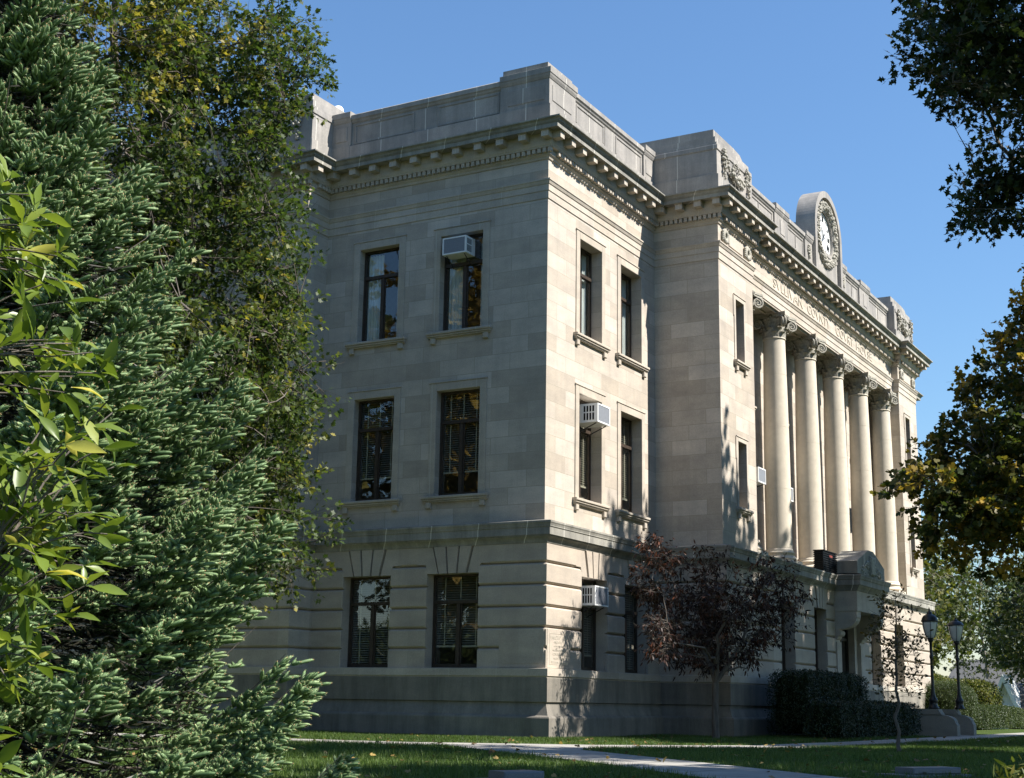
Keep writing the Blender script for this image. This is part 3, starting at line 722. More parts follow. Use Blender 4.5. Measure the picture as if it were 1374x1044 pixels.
m = MB().frame(Vector((xc, yw + .34, 0)), X, -Y_); m.face([(-dw + .08, .03, 1.79), (dw - .08, .03, 1.79), (dw - .08, .03, 3.72), (-dw + .08, .03, 3.72)]); part('door_glass', m, DARK, door)

# writing -------------------------------------------------------------------------
def text_mesh(txt, size, ext):
    cu = bpy.data.curves.new('lettering', 'FONT'); cu.body = txt; cu.size = size; cu.extrude = ext; cu.align_x = 'CENTER'; cu.resolution_u = 3
    o = bpy.data.objects.new('lettering', cu); C.objects.link(o); dg = bpy.context.evaluated_depsgraph_get()
    me = bpy.data.meshes.new_from_object(o.evaluated_get(dg)); bpy.data.objects.remove(o); bpy.data.curves.remove(cu); return me
def letter(name, txt, xz, y, w, h, mat, parent=None, ext=.012, rot=0.):
    me = text_mesh(txt, 1.0, ext); xs = [v.co.x for v in me.vertices]; ys = [v.co.y for v in me.vertices]
    sx, sy = w / (max(xs) - min(xs)), h / (max(ys) - min(ys)); x_, y_ = (max(xs) + min(xs)) / 2, min(ys)
    for v in me.vertices: v.co = ((v.co.x - x_) * sx, (v.co.y - y_) * sy, v.co.z)
    me.materials.clear(); me.materials.append(mat); o = bpy.data.objects.new(name, me); C.objects.link(o)
    o.location = (xz[0], y, xz[1]); o.rotation_euler = (math.pi / 2, 0, rot); attach(o, parent or house); return o
LETT = plain('carved_letters', (.475, .43, .35), .9, var=.08)
for wd, xl, xr in (('SVLLIVAN', 11.82, 14.75), ('COVNTY', 15.25, 17.72), ('COVRT', 18.45, 20.55), ('HOVSE', 20.98, 23.02)):
    letter('inscription', wd, ((xl + xr) / 2, 13.735), ky - .012, xr - xl, .31, LETT, ext=.008)
m = MB().frame(Vector((0, -.15, 0)), X, -Y_); m.cbox(-.10, 1.08, -.02, .012, 1.603, 2.50, .006); m.frame(); 
m.frame(Vector((-.15, 0, 0)), -Y_, -X); m.cbox(-1.10, .10, -.02, .012, 1.603, 2.50, .006); m.cbox(-.98, -.02, .013, .02, 1.70, 2.40, .004); m.frame(); cs = part('cornerstone', m, RUST)
m = MB().frame(Vector((0, -.162, 0)), X, -Y_)
for q in ((.0, .94, 2.40, 2.408), (.0, .94, 1.69, 1.698), (.0, .008, 1.698, 2.40), (.932, .94, 1.698, 2.40)): m.box(q[0], q[1], .001, .006, q[2], q[3])
part('plaque_border', m, LETT, cs)
for i, (t, w, h) in enumerate([('ERECTED 1926', .80, .09), ('ARCHITECT', .52, .06), ('JOHN BAYARD', .50, .045), ('VINCENNES INDIANA', .66, .05), ('CONTRACTORS', .60, .065), ('ALLEN & SON', .54, .05), ('SULLIVAN INDIANA', .76, .055)]):
    letter('plaque_line', t, (.47, 2.27 - i * .092), -.1645, w, h, LETT, cs, ext=.003)
# ------------------------------------------------------------------ ground and small things
def hgt(x, y):
    dcam = math.hypot(x + 29.6, y + 15.9)
    z = 0.0
    if dcam < 14.5: t = max(0, min(1, (14.5 - dcam) / 12)); z -= .85 * t * t * (3 - 2 * t)
    if x > 44: t = min(1, (x - 44) / 25); z -= 1.6 * t * t * (3 - 2 * t)
    return z
def ground_mat():
    m, nt, N, L, out = nmat('lawn_soil'); geo = N('ShaderNodeNewGeometry')
    n = N('ShaderNodeTexNoise', Scale=1.1, Detail=8.0, Roughness=.7); L(geo.outputs['Position'], n.inputs['Vector'])
    n2 = N('ShaderNodeTexNoise', Scale=22.0, Detail=5.0, Roughness=.8); L(geo.outputs['Position'], n2.inputs['Vector'])
    r = ramp(N, [(.3, (.035, .055, .014)), (.55, (.055, .085, .022)), (.75, (.085, .085, .03))]); L(n.outputs['Fac'], r.inputs[0])
    r2 = ramp(N, [(.3, (.55, .6, .5)), (.7, (1.35, 1.3, 1.1))]); L(n2.outputs['Fac'], r2.inputs[0])
    c = mix(N, L, 1.0, r.outputs[0], r2.outputs[0], 'MULTIPLY')
    b = N('ShaderNodeBsdfPrincipled', Roughness=.95); b.inputs['Specular IOR Level'].default_value = .1; L(c, b.inputs['Base Color'])
    bp = N('ShaderNodeBump', Strength=.8, Distance=.04); L(n2.outputs['Fac'], bp.inputs['Height']); L(bp.outputs[0], b.inputs['Normal']); L(b.outputs[0], out.inputs[0]); return m
def axis_pts(c, near, far): 
    o = [0.]; s = near
    while o[-1] < far: o.append(o[-1] + s); s *= 1.16
    return sorted({c - q for q in o} | {c + q for q in o})
xs_, ys_ = axis_pts(-14, 1.2, 900), axis_pts(-8, 1.2, 900)
m = MB(); m.grid([[(x, y, hgt(x, y)) for y in ys_] for x in xs_]); structure(m.build('ground', ground_mat()))
def strip(name, left, right, mat, z=.012, th=.05):
    m = MB()
    for i in range(len(left) - 1):
        A, B, D_, E_ = left[i], left[i + 1], right[i + 1], right[i]
        n = max(1, int(math.dist(A, B) / 1.0))
        for k in range(n):
            f = lambda p, q, t: (p[0] + (q[0] - p[0]) * t, p[1] + (q[1] - p[1]) * t)
            a, b, c, d = f(A, B, k / n), f(A, B, (k + 1) / n), f(E_, D_, (k + 1) / n), f(E_, D_, k / n)
            q = [(p[0], p[1], hgt(*p) + z) for p in (a, b, c, d)]; m.face(q)
            for p, r in ((q[0], q[1]), (q[3], q[2])): m.face([p, r, (r[0], r[1], r[2] - th), (p[0], p[1], p[2] - th)])
    return structure(m.build(name, mat))
WALK = stone('walk_concrete', (.30, .285, .26), (.37, .35, .32), (.16, .15, .13), bw=1.5, rh=1.5, mortar=.022, stain=(.16, .15, .13), stain_amt=.4); 
far_ = [(-5.9, 24), (-5.7, 6), (-5.3, .4), (-3.3, -3.0), (-.4, -5.15), (6, -5.55), (30, -5.65), (70, -5.7)]
near_ = [(-7.5, 24), (-7.3, 6), (-6.9, -.1), (-4.5, -4.2), (-1.3, -6.55), (6, -7.05), (30, -7.2), (70, -7.25)]
strip('walk', far_, near_, WALK)
strip('path', [(-5.2, -1.3), (-6.3, -1.25), (-11.3, -6.95), (-13.9, -9.5), (-19, -15)], [(-3.9, -3.4), (-6.4, -4.2), (-9.6, -7.6), (-12.6, -10.7), (-17.6, -16.2)], WALK, z=.016)
strip('steps_walk', [(16.6, -5.68), (16.6, -2.4)], [(18.5, -5.68), (18.5, -2.4)], WALK, z=.02)

m = MB()
for k in range(5): m.box(16.62, 18.48, -5.0 + k * .36, -2.2, .02 + k * .16, .02 + (k + 1) * .16 - .001, skip='b')
st = m.build('entrance_steps', CONCS); tag(st, 'stone entrance steps rising between the two cheek walls under the porch', 'steps')
def cheek(x, label):
    r = tag(empty('cheek_wall', (x, -4, 0)), label, 'cheek wall', 'cheek walls beside the entrance steps')
    m = MB(); pr = [(-2.36, -.1), (-5.75, -.1), (-5.75, .34), (-5.70, .42)]
    for i in range(7): a = math.pi / 2 * i / 6; pr.append((-5.70 + .38 * (1 - math.cos(a)), 0.42 + .22 * math.sin(a)))
    pr += [(-5.25, .655), (-2.36, .655)]; m.prism(pr, x - .2, x + .2, axis=0); attach(m.build('pier', CONCS), r)
    m = MB(); m.prism([(-5.30, .657), (-5.20, .82), (-2.36, .82), (-2.36, .657)], x - .24, x + .24, axis=0); attach(m.build('coping', CONCS), r)
cheek(16.38, 'stone cheek wall with rounded end left of the entrance steps, beside the dark hedge'); cheek(18.72, 'stone cheek wall with rounded end right of the entrance steps, near the sunlit bushes')
def lamp(x, y, label, tall=1.0):
    r = tag(empty('lamp_post', (x, y, .82)), label, 'lamp post', 'lamp posts on the entrance cheek walls')
    m = MB(); z = .822
    m.lathe([(.0, z), (.17, z), (.17, z + .05), (.13, z + .08), (.12, z + .22), (.145, z + .25), (.13, z + .30), (.085, z + .36), (.07, z + .45), (.05, z + .62), (.045, 2.35), (.06, 2.40), (.06, 2.45), (.045, 2.48), (.045, 2.86), (.075, 2.90), (.10, 2.96), (.09, 3.0), (.0, 3.0)], x, y, 16)
    m.tube([(x - .05, y, 2.7), (x + .05, y, 2.7)], .03, 8); attach(m.build('post', BLACK), r)
    m = MB(); m.lathe([(.0, 3.003), (.125, 3.003), (.165, 3.10), (.205, 3.25), (.235, 3.42), (.235, 3.498), (.0, 3.498)], x, y, 20); g = attach(m.build('lantern_globe', MILK), r)
    m = MB()
    for k in range(6):
        a = math.pi / 3 * k + .3; c, s = math.cos(a), math.sin(a); m.tube([(x + q * c, y + q * s, z) for q, z in ((.132, 3.0), (.172, 3.10), (.212, 3.25), (.242, 3.42), (.242, 3.50))], .009, 5)
    attach(m.build('rib', BLACK), g)
    m = MB(); m.lathe([(r_, 3.50 + (z_ - 3.50) * tall) for r_, z_ in [(.0, 3.50), (.265, 3.502), (.265, 3.54), (.25, 3.56), (.235, 3.62), (.19, 3.69), (.12, 3.73), (.085, 3.745), (.085, 3.79), (.05, 3.82), (.022, 3.86), (.03, 3.89), (.012, 3.94), (.0, 4.0)]], x, y, 20); attach(m.build('lantern_cap', BLACK), r)
lamp(16.38, -5.02, 'black iron lamp post on the left cheek wall, nearer the courthouse edge')
lamp(18.72, -5.30, 'black iron lamp post on the right cheek wall, against the green trees', .62)

def memorial(x, y, w, rot, label, hh=.11):
    r = tag(empty('memorial_stone', (x, y, 0)), label, 'memorial stone', 'low granite memorial stones on the lawn'); c, s = math.cos(rot), math.sin(rot)
    U, N_ = Vector((c, s, 0)), Vector((s, -c, 0)); z = hgt(x, y)
    m = MB().frame(Vector((x, y, z)), U, N_); m.cbox(-w * .5, w * .5, -.16, .16, .03, hh, .015); attach(m.build('tablet', GRAN), r)
    m = MB().frame(Vector((x, y, z)), U, N_); m.cbox(-w * .8, w * .6, -.26, .26, -.08, .0295, .01); attach(m.build('plinth', GRAN), r)
memorial(-11.2, -11.45, .80, -.55, 'low grey granite memorial stone on the shaded lawn near the right-hand shrub')
memorial(-16.1, -8.35, .50, -.5, 'low grey granite memorial stone at the bottom of the lawn beside the diagonal path')

# air conditioners -----------------------------------------------------------------
def aircon(O, U, N, w, h, z, n0, n1, label, white=True):
    """box sticking out of a window: O origin, U along the wall, N outwards; faces n1"""
    r = tag(empty('air_conditioner', O + N * n0 + Vector((0, 0, z))), label, 'air conditioner', 'window air conditioners')
    m = MB().frame(O, U, N); t = .035
    m.box(-w/2, w/2, n0, n1 - .02, z, z + h)
    m.box(-w/2, w/2, n1 - .0195, n1, z, z + t); m.box(-w/2, w/2, n1 - .0195, n1, z + h - t, z + h); m.box(-w/2, -w/2 + t, n1 - .0195, n1, z + t, z + h - t); m.box(w/2 - t, w/2, n1 - .0195, n1, z + t, z + h - t)
    attach(m.build('casing', WHITE if white else BLACK), r)
    g = MB().frame(O, U, N); g.box(-w/2 + t, w/2 - t, n1 - .0194, n1 - .008, z + t, z + h - t)
    attach(g.build('grille', GRILLE if white else DGRILLE), r)
    L_ = n1 - n0
    for sgn in (-1, 1):
        g = MB().frame(O, U, N)
        for k in range(4):
            a = n0 + L_ * (.42 + .12 * k); q0, q1 = sorted((sgn * (w/2 - .004), sgn * (w/2 + .003)))
            g.box(q0, q1, a, a + L_ * .07, z + h * .12, z + h * .50); g.box(q0, q1, a, a + L_ * .07, z + h * .56, z + h * .88)
        attach(g.build('louvre', DGRILLE), r)
    for u in (-w * .38, w * .38):
        m = MB().frame(O, U, N); m.tube([(u, n0 + .02, z - .25), (u, n1 - .08, z - .012)], .014, 6); attach(m.build('support_bracket', BLACK), r)
    return r
aircon(Vector((0, 2.565, 0)), -Y_, -X, .70, .45, 11.95, -.20, .26, 'white air conditioner high in the shaded left wall, second window from the corner')
aircon(Vector((2.34, 0, 0)), X, -Y_, .72, .48, 7.75, -.26, .42, 'white air conditioner sticking out of the sunlit middle-floor corner window')
aircon(Vector((2.24, -.1, 0)), X, -Y_, .76, .48, 3.16, -.26, .32, 'white air conditioner dappled with leaf shadows in the ground-floor corner window')
aircon(Vector((bays[0] - .45, lw, 0)), X, -Y_, .66, .45, 7.35, -.15, .78, 'white louvred air conditioner beside the first column from the left')
aircon(Vector((bays[1] + .34, lw, 0)), X, -Y_, .66, .45, 7.35, -.15, .32, 'white air conditioner with grey grille between the first and second columns')
aircon(Vector((bays[3] + .25, lw, 0)), X, -Y_, .6, .9, 7.0, -.15, .45, 'dark air conditioner between the last two columns but one', white=False)
# plant unit on the ledge behind the porch gable
r = tag(empty('ventilation_unit', (15.6, -1.75, 5.06)), 'black louvred ventilation unit with a red label behind the porch gable', 'ventilation unit')
m = MB(); m.box(14.38, 15.77, -2.25, -1.98, 5.0, 5.66)
for k in range(9): m.box(14.35, 15.80, -2.28, -1.96, 5.03 + k * .07, 5.07 + k * .07)
m.box(14.34, 15.81, -2.30, -1.95, 5.661, 5.69); attach(m.build('cabinet', DGRILLE), r)
m = MB(); m.box(14.95, 15.3, -2.287, -2.283, 5.50, 5.57); attach(m.build('label_plate', REDL), r)
r = tag(empty('roof_dish', (1.6, 7.9, 17.0)), 'small white round dish on the roof behind the left parapet', 'dish')
m = MB(); m.tube([(1.6, 7.86, 15.3), (1.6, 7.86, 17.55)], .03, 8); attach(m.build('mast', GRILLE), r)
m = MB(); m.frame(Vector((1.6, 7.86, 17.6)), Vector((.5, -.86, 0)), Vector((-.86, -.5, 0)))
P_ = [[(.17 * math.sin(.16 * j) / math.sin(1.28) * math.cos(a), .10 * (1 - math.cos(.16 * j)) * -1 + .1, .17 * math.sin(.16 * j) / math.sin(1.28) * math.sin(a)) for j in range(9)] for a in [2 * math.pi * i / 20 for i in range(20)]]
m.grid(P_, closeu=True); attach(m.build('reflector', WPAINT), r)

# houses beyond the hedges -----------------------------------------------------------
def cottage(x, y, w, dpt, zb, ze, zr, label, gable=True):
    r = tag(empty('cottage', (x, y, zb)), label, 'house')
    m = MB(); m.box(x - dpt / 2, x + dpt / 2, y - w / 2, y + w / 2, zb, ze); attach(m.build('wall', SIDE), r)
    m = MB(); m.prism([(x - dpt / 2 - .5, ze - .05), (x, zr), (x + dpt / 2 + .5, ze - .05), (x, zr - .18)], y - w / 2 - .5, y + w / 2 + .5); ro = attach(m.build('roof', ROOFT), r)
    if gable:
        gy = 3.6
        m = MB(); m.prism([(gy - .78, ze - .1), (gy, ze + 1.62), (gy + .78, ze - .1)], x - dpt / 2 - .35, x - dpt / 2 + 2.4, axis=0); d = attach(m.build('gable_dormer', WPAINT), r)
        m = MB()
        for s in (-1, 1): m.prism([(gy + s * 1.05, ze - .12), (gy + s * .82, ze - .12), (gy, ze + 1.76), (gy, ze + 2.25)][::s], x - dpt / 2 - .95, x - dpt / 2 + 2.4, axis=0)
        m.box(x - dpt / 2 - .95, x - dpt / 2 - .56, gy - 1.08, gy + 1.08, ze - .28, ze - .121); attach(m.build('barge_board', WPAINT), d)
    for k in range(3):
        m = MB(); yy = y - w * .36 + k * w * .34; m.box(x - dpt / 2 - .03, x - dpt / 2 + .02, yy, yy + 1.1, zb + (ze - zb) * .35, zb + (ze - zb) * .85); attach(m.build('window', DARK), r)
cottage(78, -3.0, 17, 9, -1.7, .95, 3.0, 'low grey-roofed house with a white triangular gable beyond the hedge')
cottage(104, 6, 14, 8, -1.7, 3.2, 5.2, 'pale stand-in house half hidden by trees behind the grey-roofed house', gable=False)  # house built in place of small vehicle-like shapes
# ------------------------------------------------------------------ vegetation
def np_mesh(name, V, F, mat, tint=None, smooth=False):
    me = bpy.data.meshes.new(name); V = np.asarray(V, np.float32); F = np.asarray(F, np.int32); n, k = F.shape
    me.vertices.add(len(V)); me.vertices.foreach_set('co', V.ravel()); me.loops.add(n * k); me.loops.foreach_set('vertex_index', F.ravel())
    me.polygons.add(n); me.polygons.foreach_set('loop_start', np.arange(0, n * k, k, dtype=np.int32)); me.polygons.foreach_set('loop_total', np.full(n, k, np.int32))
    if smooth: me.polygons.foreach_set('use_smooth', np.ones(n, bool))
    if tint is not None:
        a = me.attributes.new('tint', 'FLOAT', 'FACE'); a.data.foreach_set('value', np.asarray(tint, np.float32))
    me.materials.append(mat); me.update(calc_edges=True); return me
def np_obj(name, V, F, mat, parent=None, tint=None, smooth=False):
    o = bpy.data.objects.new(name, np_mesh(name, V, F, mat, tint, smooth)); C.objects.link(o)
    if parent: attach(o, parent)
    return o
def unit(a): return a / np.maximum(np.linalg.norm(a, axis=-1, keepdims=True), 1e-9)
T_MAPLE = np.array([(0,0),(.12,.30),(.42,.52),(.46,.24),(.78,.30),(1,0),(.78,-.30),(.46,-.24),(.42,-.52),(.12,-.30)], float)
T_OVAL = np.array([(0,0),(.3,.24),(.7,.21),(1,0),(.7,-.21),(.3,-.24)], float)
T_LANCE = np.array([(0,0),(.3,.14),(.7,.11),(1,0),(.7,-.11),(.3,-.14)], float)
T_OAK = np.array([(0,0),(.22,.10),(.30,.34),(.42,.14),(.58,.40),(.70,.16),(1,0),(.70,-.16),(.58,-.40),(.42,-.14),(.30,-.34),(.22,-.10)], float)
def leaf_faces(c, d, n, s, T):
    d = unit(d); b = unit(np.cross(n, d)); k = len(T)
    V = c[:, None, :] + s[:, None, None] * (T[None, :, :1] * d[:, None, :] + T[None, :, 1:2] * b[:, None, :])
    V = V + (s[:, None, None] * .18 * np.abs(T[None, :, 1:2])) * unit(np.cross(d, b))[:, None, :]
    return V.reshape(-1, 3), np.arange(len(c) * k).reshape(-1, k)
def noise3(p, f, ph): 
    return (np.sin(p[:, 0] * f + ph) * np.sin(p[:, 1] * f * 1.13 + ph * 2.1) + np.sin(p[:, 2] * f * .9 + ph * .7) * np.sin((p[:, 0] + p[:, 1]) * f * .7 + ph * 1.7)) * .5

def broadleaf(name, label, cat, base, trunk_h, trunk_r, blobs, ncl, per, size, lmat, bmat, T=T_MAPLE, sig=.36, group=None, up=.6, carve=.15, freq=.9, limbs=12, seed=1, tint=(.5, .22), droop=.25, tintfun=None, cull=None, fork=None):
    g = np.random.default_rng(seed); base = np.array(base, float)
    root = tag(empty(name, tuple(base)), label, cat, group)
    cl = []; tot = sum(b[6] for b in blobs)
    for b in blobs:
        n = int(ncl * b[6] / tot); u = unit(g.normal(size=(n * 3, 3))); r = g.random(n * 3) ** (1 / 2.4)
        p = np.array(b[:3]) + u * r[:, None] * np.array(b[3:6]); p = p[noise3(p, freq * 2.2, seed) > -carve * 2 + .0 * r][:n]; cl.append(p)
    cl = np.concatenate(cl)
    if cull is not None: cl = cl[[cull(q) for q in cl]]
    top = base + np.array([0, 0, trunk_h]); cen = np.mean(cl, axis=0)
    tr = MB(); nodes = []; rads = []
    def add(pts, r0, r1, n=6):
        m = len(pts); rr = [r0 + (r1 - r0) * i / (m - 1) for i in range(m)]; tr.tube([tuple(q) for q in pts], rr, n, caps=False)
        for q, r in zip(pts, rr): nodes.append(q); rads.append(r)
    def curve(a, b, m, bend=.18, lift=.12):
        a, b = np.array(a), np.array(b); L_ = np.linalg.norm(b - a); off = g.normal(size=3) * bend * L_ * .5; off[2] += lift * L_
        t = np.linspace(0, 1, m)[:, None]; return a * (1 - t) + b * t + off * (4 * t * (1 - t)) * .6 + np.concatenate([np.zeros((1, 3)), g.normal(size=(m - 2, 3)) * .02 * L_, np.zeros((1, 3))])
    if fork is None:
        lead = cl[np.argmax(cl[:, 2])] * np.array([.25, .25, .9]) + cen * np.array([.75, .75, .1])
        tp = curve(base, top, 7, .03, 0); tp[:, 2] = np.linspace(base[2] - .1, top[2], 7); rr = [trunk_r * (1.45 if i == 0 else 1.12 if i == 1 else 1 - .25 * i / 6) for i in range(7)]
        tr.tube([tuple(q) for q in tp], rr, 12, caps=False)
        for q, r in zip(tp[4:], rr[4:]): nodes.append(q); rads.append(r * .6)
        add(curve(top, lead, 8, .08, 0), trunk_r * .72, trunk_r * .12, 8)
    else:
        fz = base + np.array([0, 0, fork]); add(curve(base - np.array([0, 0, .1]), fz, 4, .03, 0), trunk_r, trunk_r * .85, 8)
        for k in range(4): 
            a = 2 * math.pi * k / 4 + .6; add(curve(fz, cen * .55 + fz * .45 + np.array([math.cos(a), math.sin(a), .6]) * .9, 7, .1, .05), trunk_r * .62, trunk_r * .25, 6)
    # main limbs, then sub-limbs, then twigs to every leaf cluster
    order = g.permutation(len(cl)); far = [cl[order[0]]]
    pool = cl[order[:400]]
    for _ in range(limbs - 1):
        dmin = np.min(np.linalg.norm(pool[:, None] - np.array(far)[None], axis=2), axis=1); far.append(pool[np.argmax(dmin)])
    def link(q, r1, m, kr, n, bend, lift):
        A = np.array(nodes); d = np.linalg.norm(A - q, axis=1) + .9 * np.maximum(0, A[:, 2] - q[2] + .2 * np.linalg.norm(A[:, :2] - q[:2], axis=1)); i = int(np.argmin(d)); add(curve(A[i], q, m, bend, lift), max(rads[i] * kr, r1 * 1.3), r1, n); return A[i]
    for q in far: link(q, trunk_r * .08, 8, .62, 6, .2, .10)
    for q in cl[order[:min(len(cl), limbs * 9)]]: link(q, trunk_r * .03, 6, .6, 5, .2, .06)
    A = np.array(nodes); tw = []
    dirs = np.zeros_like(cl)
    for i, q in enumerate(cl):
        k = int(np.argmin(np.linalg.norm(A - q, axis=1) + .6 * np.maximum(0, A[:, 2] - q[2]))); dirs[i] = q - A[k] + (0, 0, .02)
        if np.linalg.norm(dirs[i]) > .12: 
            pt = curve(A[k], q, 4, .2, .03); tr.tube([tuple(w) for w in pt], [.014, .010, .007, .004], 3, caps=False)
    attach(tr.build('trunk', bmat), root)
    # every cluster is a spray of short sub-twigs; leaves sit along them
    K = 5; nc = len(cl); csz = g.uniform(.7, 1.3, nc); sd_ = unit(unit(dirs)[:, None] * .75 + g.normal(size=(nc, K, 3)) * np.array([.85, .85, .6])); sl = sig * 2.3 * csz[:, None] * g.uniform(.6, 1.2, (nc, K))
    s0 = np.repeat((cl - unit(dirs) * sig * .6)[:, None], K, 1); s1 = s0 + sd_ * sl[..., None] - np.array([0, 0, .12]) * sl[..., None]
    A0, A1 = s0.reshape(-1, 3), s1.reshape(-1, 3); dd = unit(A1 - A0); e1 = unit(np.cross(dd, np.array([.3, .2, 1.]))); e2 = np.cross(dd, e1); rr = .004
    ring = [e1 * rr, (-.5 * e1 + .87 * e2) * rr, (-.5 * e1 - .87 * e2) * rr]; TV = np.stack([A0 + q for q in ring] + [A1 + q * .5 for q in ring], 1).reshape(-1, 3); bi = np.arange(len(A0))[:, None] * 6
    TF = np.concatenate([bi + np.array([[0, 1, 4, 3]]), bi + np.array([[1, 2, 5, 4]]), bi + np.array([[2, 0, 3, 5]])])
    tw_ = attach(np_obj('twig', TV, TF, bmat), root); tw_['kind'] = 'stuff'
    n = nc * per; ci = np.repeat(np.arange(nc), per); ki = g.integers(0, K, n); tt = 1 - .85 * g.random(n) ** 1.4
    bd = sd_[ci, ki]; pos = s0[ci, ki] + (s1[ci, ki] - s0[ci, ki]) * tt[:, None]
    rnd = unit(g.normal(size=(n, 3))); c = pos + rnd * (.10 * sig + .012)
    nrm = unit(g.normal(size=(n, 3)) + np.array([0, 0, up * 2])); d = unit(bd * .7 + rnd * .9 + np.array([0, 0, -droop]))
    V, F = leaf_faces(c, d, nrm, size * g.uniform(.55, 1.25, n), T)
    ti = np.clip(tint[0] + np.repeat(g.normal(size=nc) * tint[1], per) + g.normal(size=n) * tint[1] * .7, 0, 1)
    if tintfun is not None: ti = np.clip(ti + tintfun(c), 0, 1)
    attach(np_obj('crown', V, F, lmat, tint=ti), root); return root

OAKL = leafmat('oak_leaf', [(0, (.026, .048, .012)), (.5, (.064, .100, .024)), (.8, (.14, .155, .034)), (1, (.30, .25, .045))], trans=.42)
DARKL = leafmat('dark_leaf', [(0, (.012, .022, .008)), (.6, (.028, .045, .014)), (1, (.06, .075, .02))], trans=.22)
TURNL = leafmat('turning_leaf', [(0, (.020, .034, .010)), (.5, (.055, .075, .018)), (.8, (.19, .15, .03)), (1, (.36, .24, .04))], trans=.42)
REDL_ = leafmat('red_leaf', [(0, (.014, .008, .006)), (.6, (.045, .020, .013)), (1, (.16, .055, .025))], trans=.15, rough=.45, spec=.2)
GOLDL = leafmat('gold_leaf', [(0, (.07, .05, .012)), (.5, (.22, .14, .025)), (1, (.42, .29, .045))])
LIMEL = leafmat('lime_leaf', [(0, (.035, .055, .012)), (.5, (.08, .10, .022)), (1, (.20, .18, .04))])
BROWNL = leafmat('brown_green_leaf', [(0, (.035, .03, .012)), (.5, (.07, .06, .02)), (1, (.14, .09, .03))])
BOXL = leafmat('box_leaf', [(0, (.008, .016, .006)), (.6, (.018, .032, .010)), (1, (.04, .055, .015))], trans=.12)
PRIVL = leafmat('privet_leaf', [(0, (.025, .04, .010)), (.6, (.06, .085, .02)), (1, (.13, .14, .035))], trans=.25)
SPRUCE = leafmat('spruce_needle', [(0, (.048, .088, .036)), (.5, (.160, .235, .100)), (1, (.35, .42, .21))], trans=.0, rough=.55, spec=.25)
MAGL = leafmat('magnolia_leaf', [(0, (.07, .115, .018)), (.5, (.145, .20, .03)), (.85, (.26, .29, .05)), (1, (.46, .40, .07))], trans=.34, rough=.38, spec=.45)

# big broadleaf tree in front of the shaded left wall
broadleaf('oak_tree', 'large oak with sunlight painted yellow into its top leaves, standing behind the blue-green spruce', 'tree', (-12.8, 2.8, 0), 4.0, .30,
    [(-12.7, 2.9, 11.2, 3.8, 3.8, 4.9, 5.0), (-11.4, 1.8, 6.0, 2.9, 2.9, 3.4, 2.4), (-10.2, 1.2, 8.6, 1.9, 1.9, 2.4, .75), (-10.6, 1.0, 12.4, 1.9, 1.9, 2.0, .8), (-9.6, .7, 6.4, 1.3, 1.3, 2.7, .55), (-9.7, .6, 3.9, 1.5, 1.5, 1.5, .5)],
    2600, 42, .118, OAKL, BARK, T_OAK, sig=.21, seed=4, carve=.08, limbs=20, tint=(.42, .2), tintfun=lambda c: .42 * np.clip((c[:, 2] - 9.5) / 3.5, 0, 1) * np.clip((-11.6 - c[:, 0]) / 1.6, 0, 1))  # yellow top left: sunlight painted into the leaf tint
# trees on the south lawn: near dark one, autumn one, and their neighbours outside the frame that shade the front
broadleaf('oak_tree', 'dark green oak reaching into the top right corner of the sky', 'tree', (-6.6, -14.4, 0), 7.0, .36,
    [(-6.2, -14.2, 13.4, 4.0, 3.6, 4.6, 3.0), (-7.2, -12.1, 11.6, 1.7, 1.5, 1.7, .8), (-6.4, -11.9, 9.3, .9, .7, .9, .2)], 760, 46, .15, DARKL, BARK, T_OAK, sig=.20, seed=9, carve=.12, limbs=14)
broadleaf('maple_tree', 'maple with yellowing crown and sunlight painted gold into its top at the right edge, below the dark oak', 'tree', (5.4, -12.6, 0), 3.4, .25,
    [(5.2, -12.0, 7.1, 4.0, 3.7, 3.7, 4.2), (5.3, -11.0, 9.0, 1.9, 1.6, 1.6, .6), (6.3, -11.6, 10.6, 1.8, 1.5, 1.6, .6), (3.3, -9.9, 5.7, 2.3, 2.0, 2.2, 1.3), (1.9, -9.0, 5.3, 1.4, 1.2, 1.2, .4)],
    1150, 44, .14, TURNL, BARK, T_MAPLE, sig=.19, seed=13, carve=.06, limbs=16, tint=(.56, .20),
    tintfun=lambda c: .42 * np.clip((c[:, 2] - 8.2) / 2.8, 0, 1))  # golden top: autumn colour with sunlight painted in
def shade_tree(x, y, zt, r, seed, label, zb=5.5):
    zc = (zt + zb) / 2
    return broadleaf('shade_tree', label, 'tree', (x, y, 0), zb, .33, [(x, y, zc, r, r, (zt - zb) / 2, 1.)], 900, 40, .27, DARKL, BARK, T_MAPLE, sig=.40, seed=seed, carve=.32, limbs=10, group='shade trees south of the lawn')
shade_tree(8.7, -16.4, 23.0, 4.4, 20, 'tall shade tree south of the lawn facing the front corner windows', zb=8.)
shade_tree(14.8, -16.0, 21.0, 4.6, 21, 'tall shade tree south of the lawn facing the left columns')
shade_tree(20.6, -16.3, 20.9, 3.9, 22, 'tall shade tree south of the lawn facing the entrance porch')
shade_tree(-12.0, -22.5, 17.5, 4.6, 23, 'tall shade tree south of the lawn nearest the diagonal path')
shade_tree(-2.5, -20.5, 17.0, 4.8, 24, 'tall shade tree south of the lawn behind the dark oak')
